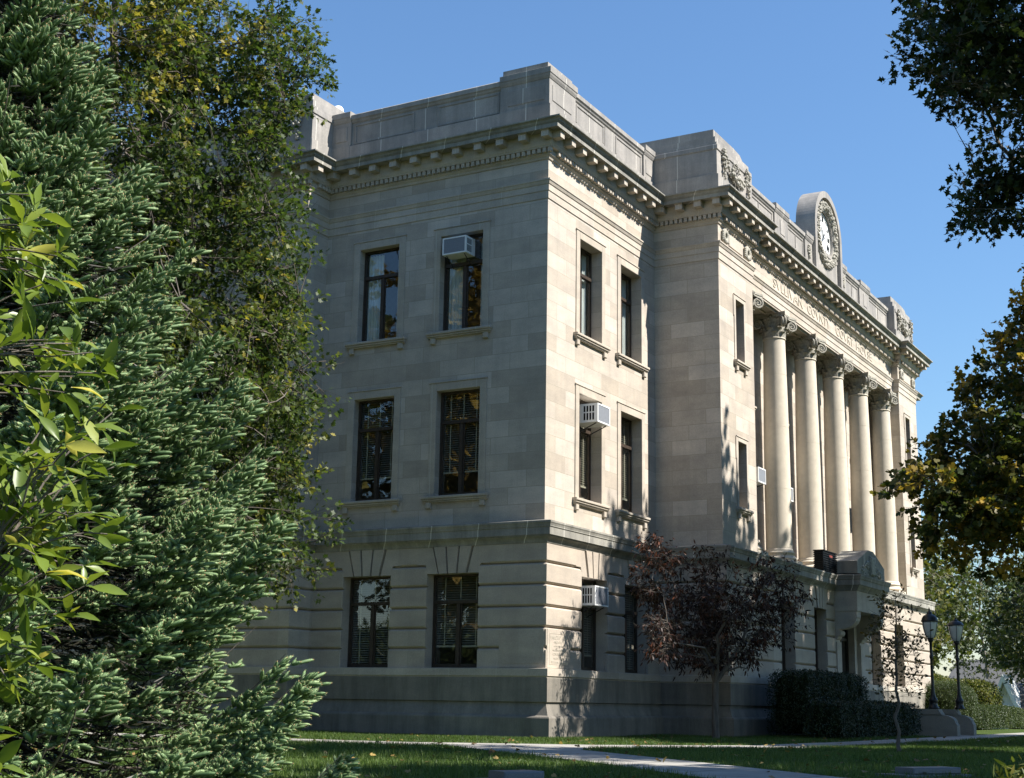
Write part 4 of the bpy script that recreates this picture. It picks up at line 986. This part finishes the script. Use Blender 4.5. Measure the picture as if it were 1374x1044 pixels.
for i, (x, y, zt, r_) in enumerate(((-17.5, 11, 21.5, 4.2), (-12.5, 19, 21, 4.4), (-7.5, 27, 19, 4.2), (-24, 19, 22, 5))):
    broadleaf('sky_block_tree', 'tall tree added out of view on the west lawn to block sky light, ' + ['nearest the spruce', 'second from the spruce', 'at the far back corner', 'beside the street'][i], 'tree', (x, y, 0), 4.5, .3, [(x, y, zt * .58, r_, r_, zt * .42, 1.)], 520, 36, .28, GOLDL if i in (0, 3) else LIMEL, BARK, T_MAPLE, sig=.45, seed=51 + i, limbs=9, group='unseen trees added to dim the left wall', carve=.3)  # unseen trees added to block sky light, also mirrored in the windows
for i, (x, y, zt) in enumerate(((-34, 20, 15), (-44, 9, 14), (-25, 33, 16))):
    broadleaf('autumn_tree', ['orange autumn tree across the street, mirrored in the left windows', 'golden autumn tree across the street behind the viewer', 'tall golden tree north of the spruce, mirrored in the upper windows'][i], 'tree', (x, y, -.3), 4.0, .3, [(x, y, zt * .6, 5.2, 5.2, zt * .4, 1.)], 330, 30, .26, GOLDL, BARK, T_MAPLE, sig=.55, seed=31 + i, limbs=9, group='autumn trees across the street')
# small red-leaved tree by the wall
broadleaf('plum_tree', 'small dark red-leaved tree against the courthouse wall', 'tree', (3.3, -2.95, 0), 1.5, .10,
    [(3.9, -2.75, 3.1, 2.1, 1.35, 1.55, 3.6), (2.0, -2.2, 3.9, 1.1, .8, 1.0, .9), (5.7, -3.5, 3.4, 1.1, .9, 1.2, 1.1), (1.7, -2.5, 2.3, 1.4, .6, .6, .5)], 430, 28, .13, REDL_, BARK, T_LANCE, sig=.16, seed=41, carve=.05, limbs=14, tint=(.40, .2), droop=.9, fork=1.35,
    tintfun=lambda c: .40 * np.clip((c[:, 2] - 4.0) / 1.0, 0, 1) * np.clip((3.4 - c[:, 0]) / 1.5, 0, 1))  # redder top left stands in for sun on the crown
broadleaf('sapling', 'thin young tree with sparse brownish leaves on the lawn before the entrance', 'tree', (-1.9, -8.68, 0), 1.4, .035,
    [(-1.9, -8.68, 2.0, .55, .55, 1.15, 1.)], 80, 12, .08, BROWNL, BARK, T_OVAL, sig=.10, seed=47, limbs=8, carve=.3)
# trees and shrubs beyond the right-hand end
bgt = [(44, 3.5, 10.5, 3.6, LIMEL, .5), (52, -3.0, 9.5, 3.4, PRIVL, .6), (60, 6.0, 12.5, 4.2, LIMEL, .35), (66, -8.5, 11.0, 4.0, PRIVL, .6), (40, 9.5, 12.0, 3.4, PRIVL, .4), (74, 1.0, 10.0, 4.2, LIMEL, .6), (92, -6, 13, 5.5, OAKL, .5), (95, 9, 14, 6, PRIVL, .5)]
bgl = ['yellow-green tree just beyond the right end of the courthouse', 'mid green tree behind the two lamp posts', 'tall yellowing tree behind the right end of the courthouse', 'green tree above the white gable of the low house', 'dense green tree close behind the courthouse end wall', 'loose yellow-green tree left of the white gable', 'broad tree behind the low house at the right edge', 'tall broad tree far behind the lamp posts']
for i, (x, y, h, r, mt, tn) in enumerate(bgt):
    broadleaf('street_tree', bgl[i], 'tree', (x, y, hgt(x, y)), h * .32, .2, [(x, y, h * .62, r, r, h * .40, 1.)], 330, 26, .22, mt, BARKP, T_MAPLE, sig=.42, seed=60 + i, limbs=10, tint=(tn, .2), carve=.02, group='trees beyond the courthouse')

def shrub(name, label, boxes, n, size, mat, T=T_OVAL, group=None, round_=.35, seed=5, tint=(.5, .2), cat='hedge'):
    g = np.random.default_rng(seed); x0, x1, y0, y1, z0, z1 = boxes[0]; root = tag(empty(name, ((x0 + x1) / 2, (y0 + y1) / 2, z0)), label, cat, group); cs, ns = [], []
    vol = [2 * ((b[1]-b[0]) * (b[5]-b[4]) + (b[3]-b[2]) * (b[5]-b[4])) + (b[1]-b[0]) * (b[3]-b[2]) for b in boxes]
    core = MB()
    for b, v in zip(boxes, vol):
        k = int(n * v / sum(vol)); h = np.array([(b[1]-b[0]) / 2, (b[3]-b[2]) / 2, (b[5]-b[4]) / 2]); cc = np.array([(b[0]+b[1]) / 2, (b[2]+b[3]) / 2, (b[4]+b[5]) / 2])
        u = g.uniform(-1, 1, (k, 3)); f = g.choice(5, k, p=np.array([h[1]*h[2], h[1]*h[2], h[0]*h[2], h[0]*h[2], h[0]*h[1]]) / (2*h[1]*h[2] + 2*h[0]*h[2] + h[0]*h[1]))
        nn = np.zeros((k, 3))
        for q, (ax, s) in enumerate(((0, -1), (0, 1), (1, -1), (1, 1), (2, 1))): u[f == q, ax] = s; nn[f == q, ax] = s
        pw = 1 / (round_ + 1e-3); ln = (np.abs(u) ** (2 + 6 * (1 - round_))).sum(1) ** (1 / (2 + 6 * (1 - round_))); u = u / ln[:, None]
        wob = 1 + .05 * np.sin(u[:, :1] * 9 * h[0] + 1) * np.sin(u[:, 2:] * 7 * h[2]) + .04 * np.sin(u[:, 1:2] * 11 + u[:, :1] * 5 * h[0])
        p = cc + u * h * wob * (1 - np.abs(g.normal(size=(k, 1))) * .06) + g.normal(size=(k, 3)) * size * .4; cs.append(p); ns.append(nn)
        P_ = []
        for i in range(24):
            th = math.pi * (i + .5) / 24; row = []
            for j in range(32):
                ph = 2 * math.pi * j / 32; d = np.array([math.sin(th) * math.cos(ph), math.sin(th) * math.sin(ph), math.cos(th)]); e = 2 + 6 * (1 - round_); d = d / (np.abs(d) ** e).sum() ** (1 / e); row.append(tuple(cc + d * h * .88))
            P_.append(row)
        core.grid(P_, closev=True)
    c = np.concatenate(cs); nn = np.concatenate(ns); m = len(c); nrm = unit(nn + g.normal(size=(m, 3)) * .7 + (0, 0, .3)); d = unit(np.cross(nrm, g.normal(size=(m, 3))))
    V, F = leaf_faces(c, d, nrm, size * g.uniform(.6, 1.3, m), T)
    attach(np_obj('foliage', V, F, mat, tint=np.clip(tint[0] + g.normal(size=m) * tint[1] + .2 * noise3(c, 3, seed), 0, 1)), root)
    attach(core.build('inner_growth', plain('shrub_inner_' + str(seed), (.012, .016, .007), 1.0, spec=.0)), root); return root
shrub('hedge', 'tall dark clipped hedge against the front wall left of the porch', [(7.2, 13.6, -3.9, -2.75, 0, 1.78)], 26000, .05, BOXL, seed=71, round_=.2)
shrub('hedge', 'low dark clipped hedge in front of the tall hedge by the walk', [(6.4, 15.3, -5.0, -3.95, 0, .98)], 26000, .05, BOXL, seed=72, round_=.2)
shrub('hedge', 'low clipped green hedge right of the entrance steps along the walk', [(31.6, 40.0, -3.2, -2.0, 0, 1.0)], 22000, .055, PRIVL, seed=73, round_=.25, tint=(.35, .2))
shrub('hedge', 'rounded end clump of the low hedge at the right edge', [(40.6, 44.6, -2.9, -1.2, -.05, .95)], 12000, .06, PRIVL, seed=74, round_=.6, tint=(.45, .2))
shrub('shrub', 'large rounded yellow-green bush behind the right lamp post', [(32.0, 36.2, -1.7, 1.6, 0, 2.3)], 16000, .10, LIMEL, seed=75, round_=.8, tint=(.45, .25), cat='bush')
shrub('shrub', 'wide dark green yew bush behind both lamp posts', [(26.6, 30.6, -3.7, -1.6, 0, 1.9)], 20000, .06, PRIVL, T_LANCE, seed=76, round_=.9, tint=(.3, .2), cat='bush')
shrub('shrub', 'bright yellow-green bush right of the lamp posts beside the low house', [(46.0, 50.0, -.9, 3.0, -.1, 2.35)], 14000, .11, LIMEL, seed=77, round_=.8, tint=(.55, .25), cat='bush')
shrub('shrub', 'small bright leafy bush at the bottom right corner on the lawn', [(-21.2, -19.6, -15.6, -13.95, -.5, .60)], 3200, .085, LIMEL, T_LANCE, seed=78, round_=1., tint=(.5, .25), cat='bush')

shrub('hedge', 'long tall hedge added out of view behind the viewer to darken reflections in the left windows', [(-46, -43, -12, 55, -.9, 5.5)], 26000, .34, PRIVL, seed=79, round_=.3)  # unseen, added to hide the bright horizon mirrored in the windows
# blue-green spruce ------------------------------------------------------------------
def spruce():
    g = np.random.default_rng(77); bx, by, bz, H = -21.3, -5.9, -.45, 8.75
    root = tag(empty('spruce_tree', (bx, by, bz)), 'big blue-green spruce with layered boughs filling the left foreground', 'tree')
    prof = [(-.2, 3.2), (.7, 3.05), (1.6, 2.6), (2.3, 2.4), (3.4, 2.2), (4.2, 1.75), (4.75, 1.4), (6.2, .74), (7.3, .28), (8.3, .03)]
    rad = lambda z: float(np.interp(z, [q[0] for q in prof], [q[1] for q in prof]))
    tr = MB(); tr.tube([(bx, by, bz + H * t) for t in (0, .25, .5, .75, 1)], [.17, .13, .09, .05, .01], 10, caps=False)
    camaz = math.atan2(-15.9 - by, -29.6 - bx); S0, D0, L0 = [], [], []
    z = -.12
    while z < bz + H - .15:
        Rz = rad(z); nb = 11 if Rz > 1.2 else (7 if Rz > .5 else 5); ph = g.uniform(0, 6.28)
        for k in range(nb):
            az = ph + 2 * math.pi * k / nb + g.normal() * .18; dc = abs((az - camaz + math.pi) % (2 * math.pi) - math.pi); front = dc < 2.1
            Lb = Rz * g.uniform(.74, 1.08); zz = z + g.normal() * .09
            rise = .02 + .42 * max(0, (z - 3.5) / 5) - .14 * max(0, (2.5 - z) / 2.5); o = np.array([math.cos(az), math.sin(az), 0]); s = np.array([-o[1], o[0], 0])
            m = max(4, int(Lb / .1)); t = np.linspace(0, 1, m)
            ax = np.array([bx, by, zz - Lb * rise * .6]) + o * (t * Lb)[:, None] + np.array([0, 0, 1.]) * (Lb * (rise * t - 0.20 * np.sin(math.pi * t * .9) + .22 * t ** 3))[:, None] + s * (.04 * Lb * np.sin(t * 5 + ph))[:, None]
            tr.tube([tuple(q) for q in ax[:-1:3]] + [tuple(ax[-1])], list(np.linspace(.004 + .006 * Lb, .002, len(ax[:-1:3]) + 1)), 4, caps=False)
            tmin = (.40 if Lb > 1.2 else .12) if front else .5; stp = .075 if front else .2; fw = o + np.array([0, 0, rise + .08])
            def spray(p, d, ll, dens):
                """a side twig with short finger shoots on both sides, all combed forwards and up"""
                d = unit(np.array(d)[None])[0]; side = unit(np.cross(d, [0, 0, 1.])[None])[0]; nsh = max(2, int(ll / dens))
                for q in range(nsh):
                    f = (q + .5) / nsh; pp = p + d * ll * f + np.array([0, 0, -.07 * ll * math.sin(math.pi * f) + g.normal() * .012])
                    for s2 in (-1, 1):
                        S0.append(pp); D0.append(d * .75 + side * s2 * g.uniform(.35, .95) + np.array([0, 0, g.uniform(.0, .75)])); L0.append(g.uniform(.08, .13) * (1.15 - .3 * f))
                    if q % 2 == 0: S0.append(pp); D0.append(d * .7 + side * g.normal() * .3 + np.array([0, 0, .75])); L0.append(g.uniform(.07, .12))
                S0.append(p + d * ll); D0.append(d + np.array([0, 0, .15])); L0.append(g.uniform(.10, .15))
            for tt in np.arange(tmin, .99, stp / Lb):
                p = np.array([np.interp(tt, t, ax[:, q]) for q in range(3)])
                for sg in (-1, 1):
                    ll = (Lb * (1 - tt) * .50 + .13) * g.uniform(.65, 1.15)
                    spray(p, fw * .95 + s * sg * .72 + np.array([0, 0, g.normal() * .16 - .04]), ll, .066 if front else .16)
            spray(ax[-2], fw, .18, .05)
        z += .31 if Rz > .8 else .2
    for q in range(8): S0.append(np.array([bx, by, bz + H - .1 * q])); D0.append(np.array([g.normal() * .3, g.normal() * .3, 1.])); L0.append(.18)
    attach(tr.build('trunk', BARK), root)
    S, D, Ls = np.array(S0), unit(np.array(D0)), np.array(L0)
    gap = noise3(S, 3.1, 1.3) + .5 * noise3(S, 6.5, 4.) > -.36; S, D, Ls = S[gap], D[gap], Ls[gap]; n = len(S); M = 52
    si = np.repeat(np.arange(n), M); t = np.tile((np.arange(M) + .5) / M, n) + g.uniform(-.02, .02, n * M); ang = g.uniform(0, 2 * math.pi, n * M)
    d = D[si]; e1 = unit(np.cross(d, np.array([.31, .17, 1.]))); e2 = np.cross(d, e1); rdir = e1 * np.cos(ang)[:, None] + e2 * np.sin(ang)[:, None]
    nd = unit(d * (.80 + 1.2 * np.maximum(0, t - .7))[:, None] + rdir * (.80 - .6 * np.maximum(0, t - .75) * 3)[:, None]); ln = g.uniform(.022, .033, n * M)
    b0 = S[si] + d * (t * Ls[si])[:, None]; wv = unit(np.cross(d, rdir)) * .0031; b0 = b0 + rdir * .005
    V = np.stack([b0 - wv, b0 + wv, b0 + nd * ln[:, None]], 1).reshape(-1, 3)
    ti = np.clip(.45 + np.repeat(g.normal(size=n) * .16, M) + g.normal(size=n * M) * .1 + .40 * (t - .55), 0, 1)
    attach(np_obj('needles', V, np.arange(len(V)).reshape(-1, 3), SPRUCE, tint=ti), root)
    # the green body of every finger shoot, under its needles
    q1 = unit(np.cross(D, np.array([.31, .17, 1.]))); q2 = np.cross(D, q1); rings = []
    for f, rr in ((-.05, .005), (.25, .0145), (.7, .0155), (.95, .010), (1.05, .001)):
        for k in range(6): rings.append(S + D * (f * Ls)[:, None] + (q1 * math.cos(math.pi * k / 3) + q2 * math.sin(math.pi * k / 3)) * rr)
    SV = np.stack(rings, 1).reshape(-1, 3); i0 = np.arange(n)[:, None] * 30
    SF = np.concatenate([i0 + np.array([[a * 6 + k, a * 6 + (k + 1) % 6, a * 6 + 6 + (k + 1) % 6, a * 6 + 6 + k]]) for a in range(4) for k in range(6)])
    st = np.tile(np.clip(.36 + g.normal(size=n) * .15, 0, 1), 24) + np.repeat(np.array([-.25, -.08, .12, .3]), 6 * n)
    so_ = attach(np_obj('shoot', SV, SF, SPRUCE, tint=np.clip(st, 0, 1), smooth=True), root); so_['kind'] = 'stuff'
    # filler twigs closing the view through the tree, gap shade in their near-black
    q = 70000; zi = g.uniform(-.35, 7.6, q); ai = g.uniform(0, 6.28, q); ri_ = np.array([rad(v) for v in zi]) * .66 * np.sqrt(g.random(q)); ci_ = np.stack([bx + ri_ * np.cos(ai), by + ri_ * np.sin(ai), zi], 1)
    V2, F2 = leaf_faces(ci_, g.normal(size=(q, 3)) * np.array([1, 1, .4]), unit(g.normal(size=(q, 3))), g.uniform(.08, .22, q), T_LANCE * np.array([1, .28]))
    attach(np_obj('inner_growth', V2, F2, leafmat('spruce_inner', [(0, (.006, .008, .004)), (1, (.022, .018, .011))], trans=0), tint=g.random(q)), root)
    tip = S + D * Ls[:, None] * 1.03; k = np.arange(n)[g.random(n) < .8]; tp, td = tip[k], D[k]; e1 = unit(np.cross(td, np.array([.3, .1, 1.]))); e2 = np.cross(td, e1); r = .005
    bv = np.stack([tp + e1 * r, tp + e2 * r, tp - e1 * r, tp - e2 * r, tp + td * .012], 1).reshape(-1, 3); i0 = np.arange(len(k))[:, None] * 5
    bf = np.concatenate([i0 + np.array([[0, 1, 4]]), i0 + np.array([[1, 2, 4]]), i0 + np.array([[2, 3, 4]]), i0 + np.array([[3, 0, 4]])])
    b = attach(np_obj('bud', bv, bf, plain('spruce_bud', (.30, .19, .09), .7)), root); b['kind'] = 'stuff'
spruce()

# magnolia shrub in the near left foreground -------------------------------------------
def magnolia():
    g = np.random.default_rng(5); F0 = Vector((-29.615, -15.911, .8105)); base = np.array((-27.55, -12.40, -.75))
    root = tag(empty('magnolia', tuple(base)), 'leafy magnolia branches with big yellow-green leaves at the left edge', 'shrub')
    tr = MB(); stems = []
    cx, cy, cz = -27.25, -12.75, .9
    tips = []
    U_ = np.array([.76, -.65, 0]); W_ = np.array([.65, .76, 0])
    O_ = np.array([-27.0, -12.87, 0])
    for k in range(118):
        zt = g.uniform(.5, 2.3); prof = np.interp(zt, [.5, .78, .97, 1.17, 1.53, 1.78, 2.25], [.06, .12, .20, .28, .31, .18, .03])
        tips.append(O_ + U_ * (prof - .42 * g.random() ** 1.5 - .02) + W_ * g.normal() * .16 + np.array([0, 0, zt]))
    for i in range(6): 
        e = O_ + U_ * g.uniform(-.5, -.06) + W_ * g.normal() * .22 + np.array([0, 0, g.uniform(.7, 1.9)]); t = np.linspace(0, 1, 8)[:, None]; p = base * (1 - t) + e * t + np.array([.1, .1, 0]) * np.sin(t * 3 + i); stems.append(p); tr.tube([tuple(q) for q in p], list(np.linspace(.007, .003, 8)), 7, caps=False)
    A = np.concatenate(stems); cs, ds, ns, ss = [], [], [], []
    for tip in tips:
        k = int(np.argmin(np.linalg.norm(A - tip, axis=1) + .8 * np.abs(A[:, 2] - tip[2] + .35))); a = A[k]; t = np.linspace(0, 1, 7)[:, None]; p = a * (1 - t) + tip * t + np.array([0, 0, .08]) * np.sin(t * math.pi) + g.normal(size=(7, 3)) * .008; tr.tube([tuple(q) for q in p], list(np.linspace(.0045, .002, 7)), 6, caps=False)
        dr = unit((tip - a)[None])[0] + np.array([0, 0, .35])
        for j in range(g.integers(7, 12)):
            f = g.random() ** .6; q = p[min(6, int(2 + f * 4.99))]; ang = 2.4 * j + g.normal() * .3; e1 = unit(np.cross(dr, [.2, .1, 1])[None])[0]; e2 = np.cross(unit(dr[None])[0], e1)
            d = unit((unit(dr[None])[0] * g.uniform(.25, .9) + (e1 * math.cos(ang) + e2 * math.sin(ang)) * .9 + np.array([0, 0, g.normal() * .2 - (.35 if tip[2] < .8 else .05)]))[None])[0]
            cs.append(q); ds.append(d); ns.append(unit((np.array([0, 0, 1.]) + g.normal(size=3) * .45)[None])[0]); ss.append(g.uniform(.05, .118))
    attach(tr.build('stem', BARK), root)
    c, d, nn, s = np.array(cs), np.array(ds), np.array(ns), np.array(ss); b = unit(np.cross(nn, d)); nn = np.cross(d, b); m = len(c)
    prof = [(0, .012), (.10, .04), (.28, .125), (.5, .165), (.72, .13), (.9, .045), (1.0, .0)]; V = np.zeros((m, 7, 3, 3)); curl = g.uniform(-.05, .42, m); fold = g.uniform(.12, .45, m); tw = g.normal(size=m) * .18
    for i, (u, w) in enumerate(prof):
        for j, sd_ in enumerate((-1, 0, 1)):
            V[:, i, j] = c + s[:, None] * (d * (u + .12) + b * (sd_ * w) + nn * ((fold * w * (sd_ != 0) - curl * u * u + tw * u * sd_ * w + .015 * np.sin(u * 14 + j) * (sd_ != 0))[:, None]))
    idx = np.arange(m * 21).reshape(m, 7, 3); F = np.stack([idx[:, :-1, :-1], idx[:, 1:, :-1], idx[:, 1:, 1:], idx[:, :-1, 1:]], -1).reshape(-1, 4)
    ti = np.clip(.42 + g.normal(size=m) * .2 + (g.random(m) < .09) * .45, 0, 1)
    o = attach(np_obj('leaves', V.reshape(-1, 3), F, MAGL, tint=np.repeat(ti, 12), smooth=True), root)
magnolia()

# grass ---------------------------------------------------------------------------------
def grass():
    g = np.random.default_rng(3); n = 420000
    x = np.concatenate([g.uniform(-22, 6, int(n * .62)), g.uniform(-6, 30, int(n * .20)), g.uniform(-2.6, 15, n - int(n * .62) - int(n * .20))])
    y = np.concatenate([g.uniform(-15.5, 4, int(n * .62)), g.uniform(-13, -7.0, int(n * .20)), np.zeros(n - int(n * .62) - int(n * .20))])
    k = int(n * .82); y[k:] = g.uniform(-5.2, -.3, n - k)
    s = g.random(n - k) < .45; x[k:][s] = g.uniform(-5.6, -.3, s.sum()); y[k:][s] = g.uniform(-1, 9, s.sum())
    def inside(px, py, poly):
        c = np.zeros(len(px), bool); j = len(poly) - 1
        for i in range(len(poly)):
            xi, yi, xj, yj = *poly[i], *poly[j]; c ^= ((yi > py) != (yj > py)) & (px < (xj - xi) * (py - yi) / (yj - yi + 1e-12) + xi); j = i
        return c
    bad = inside(x, y, far_ + near_[::-1]) | inside(x, y, [(-5.2, -1.3), (-6.3, -1.25), (-11.3, -6.95), (-13.9, -9.5), (-19, -15), (-17.6, -16.2), (-12.6, -10.7), (-9.6, -7.6), (-6.4, -4.2), (-3.9, -3.4)])
    bad |= (x > -.37) & (y > -.37) | (x > 6.1) & (y > -2.36) | (x > 16.1) & (x < 19.0) & (y > -5.8)
    x, y = x[~bad], y[~bad]; m = len(x)
    dc = np.hypot(x + 29.6, y + 15.9); t = np.clip((14.5 - dc) / 12, 0, 1); z = -.85 * t * t * (3 - 2 * t)
    h = g.uniform(.035, .085, m) * (1 + .5 * noise3(np.stack([x, y, 0 * x], 1), 1.4, 2)); a = g.uniform(0, 6.28, m); w = .005 + .0016 * (dc > 24)
    dx, dy = np.cos(a) * w, np.sin(a) * w; lx, ly = g.normal(size=m) * .025, g.normal(size=m) * .025
    V = np.stack([np.stack([x - dx, y - dy, z], 1), np.stack([x + dx, y + dy, z], 1), np.stack([x + lx, y + ly, z + h], 1)], 1).reshape(-1, 3)
    ti = np.clip(.5 + .22 * g.normal(size=m) + .25 * noise3(np.stack([x, y, 0 * x], 1), .8, 5), 0, 1)
    GR = leafmat('grass_blade', [(0, (.035, .055, .012)), (.5, (.07, .125, .022)), (1, (.14, .19, .045))], trans=.3)
    o = np_obj('grass', V, np.arange(len(V)).reshape(-1, 3), GR, tint=ti); o['kind'] = 'stuff'; o['label'] = 'short green lawn grass around the walks and the courthouse wall'; o['category'] = 'grass'
    q = 650; lx_, ly_ = g.uniform(-20, 12, q), g.uniform(-13, 3, q); kk = ~((lx_ > -.4) & (ly_ > -.4) | (lx_ > 6) & (ly_ > -2.4)); lx_, ly_ = lx_[kk], ly_[kk]; zz = np.array([hgt(a_, b_) for a_, b_ in zip(lx_, ly_)]) + .05
    c = np.stack([lx_, ly_, zz], 1); V, F = leaf_faces(c, g.normal(size=c.shape) * np.array([1, 1, .2]), unit(g.normal(size=c.shape) * .4 + (0, 0, 1)), g.uniform(.05, .11, len(c)), T_MAPLE)
    o = np_obj('fallen_leaves', V, F, leafmat('fallen_leaf', [(0, (.10, .06, .025)), (.6, (.24, .15, .05)), (1, (.40, .28, .09))], trans=.2), tint=g.random(len(c))); o['kind'] = 'stuff'; o['label'] = 'scattered brown and yellow fallen leaves on the lawn'; o['category'] = 'leaves'
grass()
# ------------------------------------------------------------------ light, camera
w = bpy.data.worlds.new('World'); sc.world = w; w.use_nodes = True; nt = w.node_tree
bg = nt.nodes['Background']; sk = nt.nodes.new('ShaderNodeTexSky'); sk.sky_type = 'NISHITA'; sk.sun_disc = False
EL, AZ = R(48.0), R(166.0)                                  # azimuth clockwise from +Y
sk.sun_elevation = EL; sk.sun_rotation = AZ; sk.altitude = 150; sk.air_density = 1.5; sk.dust_density = .0; sk.ozone_density = 10.0
nt.links.new(sk.outputs[0], bg.inputs[0]); bg.inputs[1].default_value = .077
sl = bpy.data.lights.new('sun', 'SUN'); sl.energy = 5.0; sl.angle = R(.5); sl.color = (1, .955, .885)
so = bpy.data.objects.new('sun', sl); C.objects.link(so)
sd = Vector((math.cos(EL) * math.sin(AZ), math.cos(EL) * math.cos(AZ), math.sin(EL))); so.rotation_euler = sd.to_track_quat('Z', 'Y').to_euler(); so.location = sd * 60
cd = bpy.data.cameras.new('camera'); co = bpy.data.objects.new('camera', cd); C.objects.link(co); sc.camera = co
yaw, pit, rol = 1.0533, .2168, .0162
fwd = Vector((math.sin(yaw) * math.cos(pit), math.cos(yaw) * math.cos(pit), math.sin(pit))); r0 = Vector((math.cos(yaw), -math.sin(yaw), 0)); u0 = r0.cross(fwd)
r2 = r0 * math.cos(rol) + u0 * math.sin(rol); u2 = -r0 * math.sin(rol) + u0 * math.cos(rol)
mw = Matrix((r2, u2, -fwd)).transposed().to_4x4(); mw.translation = Vector((-29.615, -15.911, .8105)); co.matrix_world = mw
cd.sensor_width = 36.; cd.lens = 1909.52 / 1374 * 36; cd.clip_end = 2000; cd.clip_start = .05
sc.view_settings.view_transform = 'Standard'; sc.view_settings.look = 'None'; sc.view_settings.exposure = 1.15; sc.view_settings.gamma = 1
sc.cycles.use_denoising = True; sc.cycles.max_bounces = 7; sc.cycles.transparent_max_bounces = 12; sc.cycles.caustics_reflective = False; sc.cycles.caustics_refractive = False
sc.render.film_transparent = False
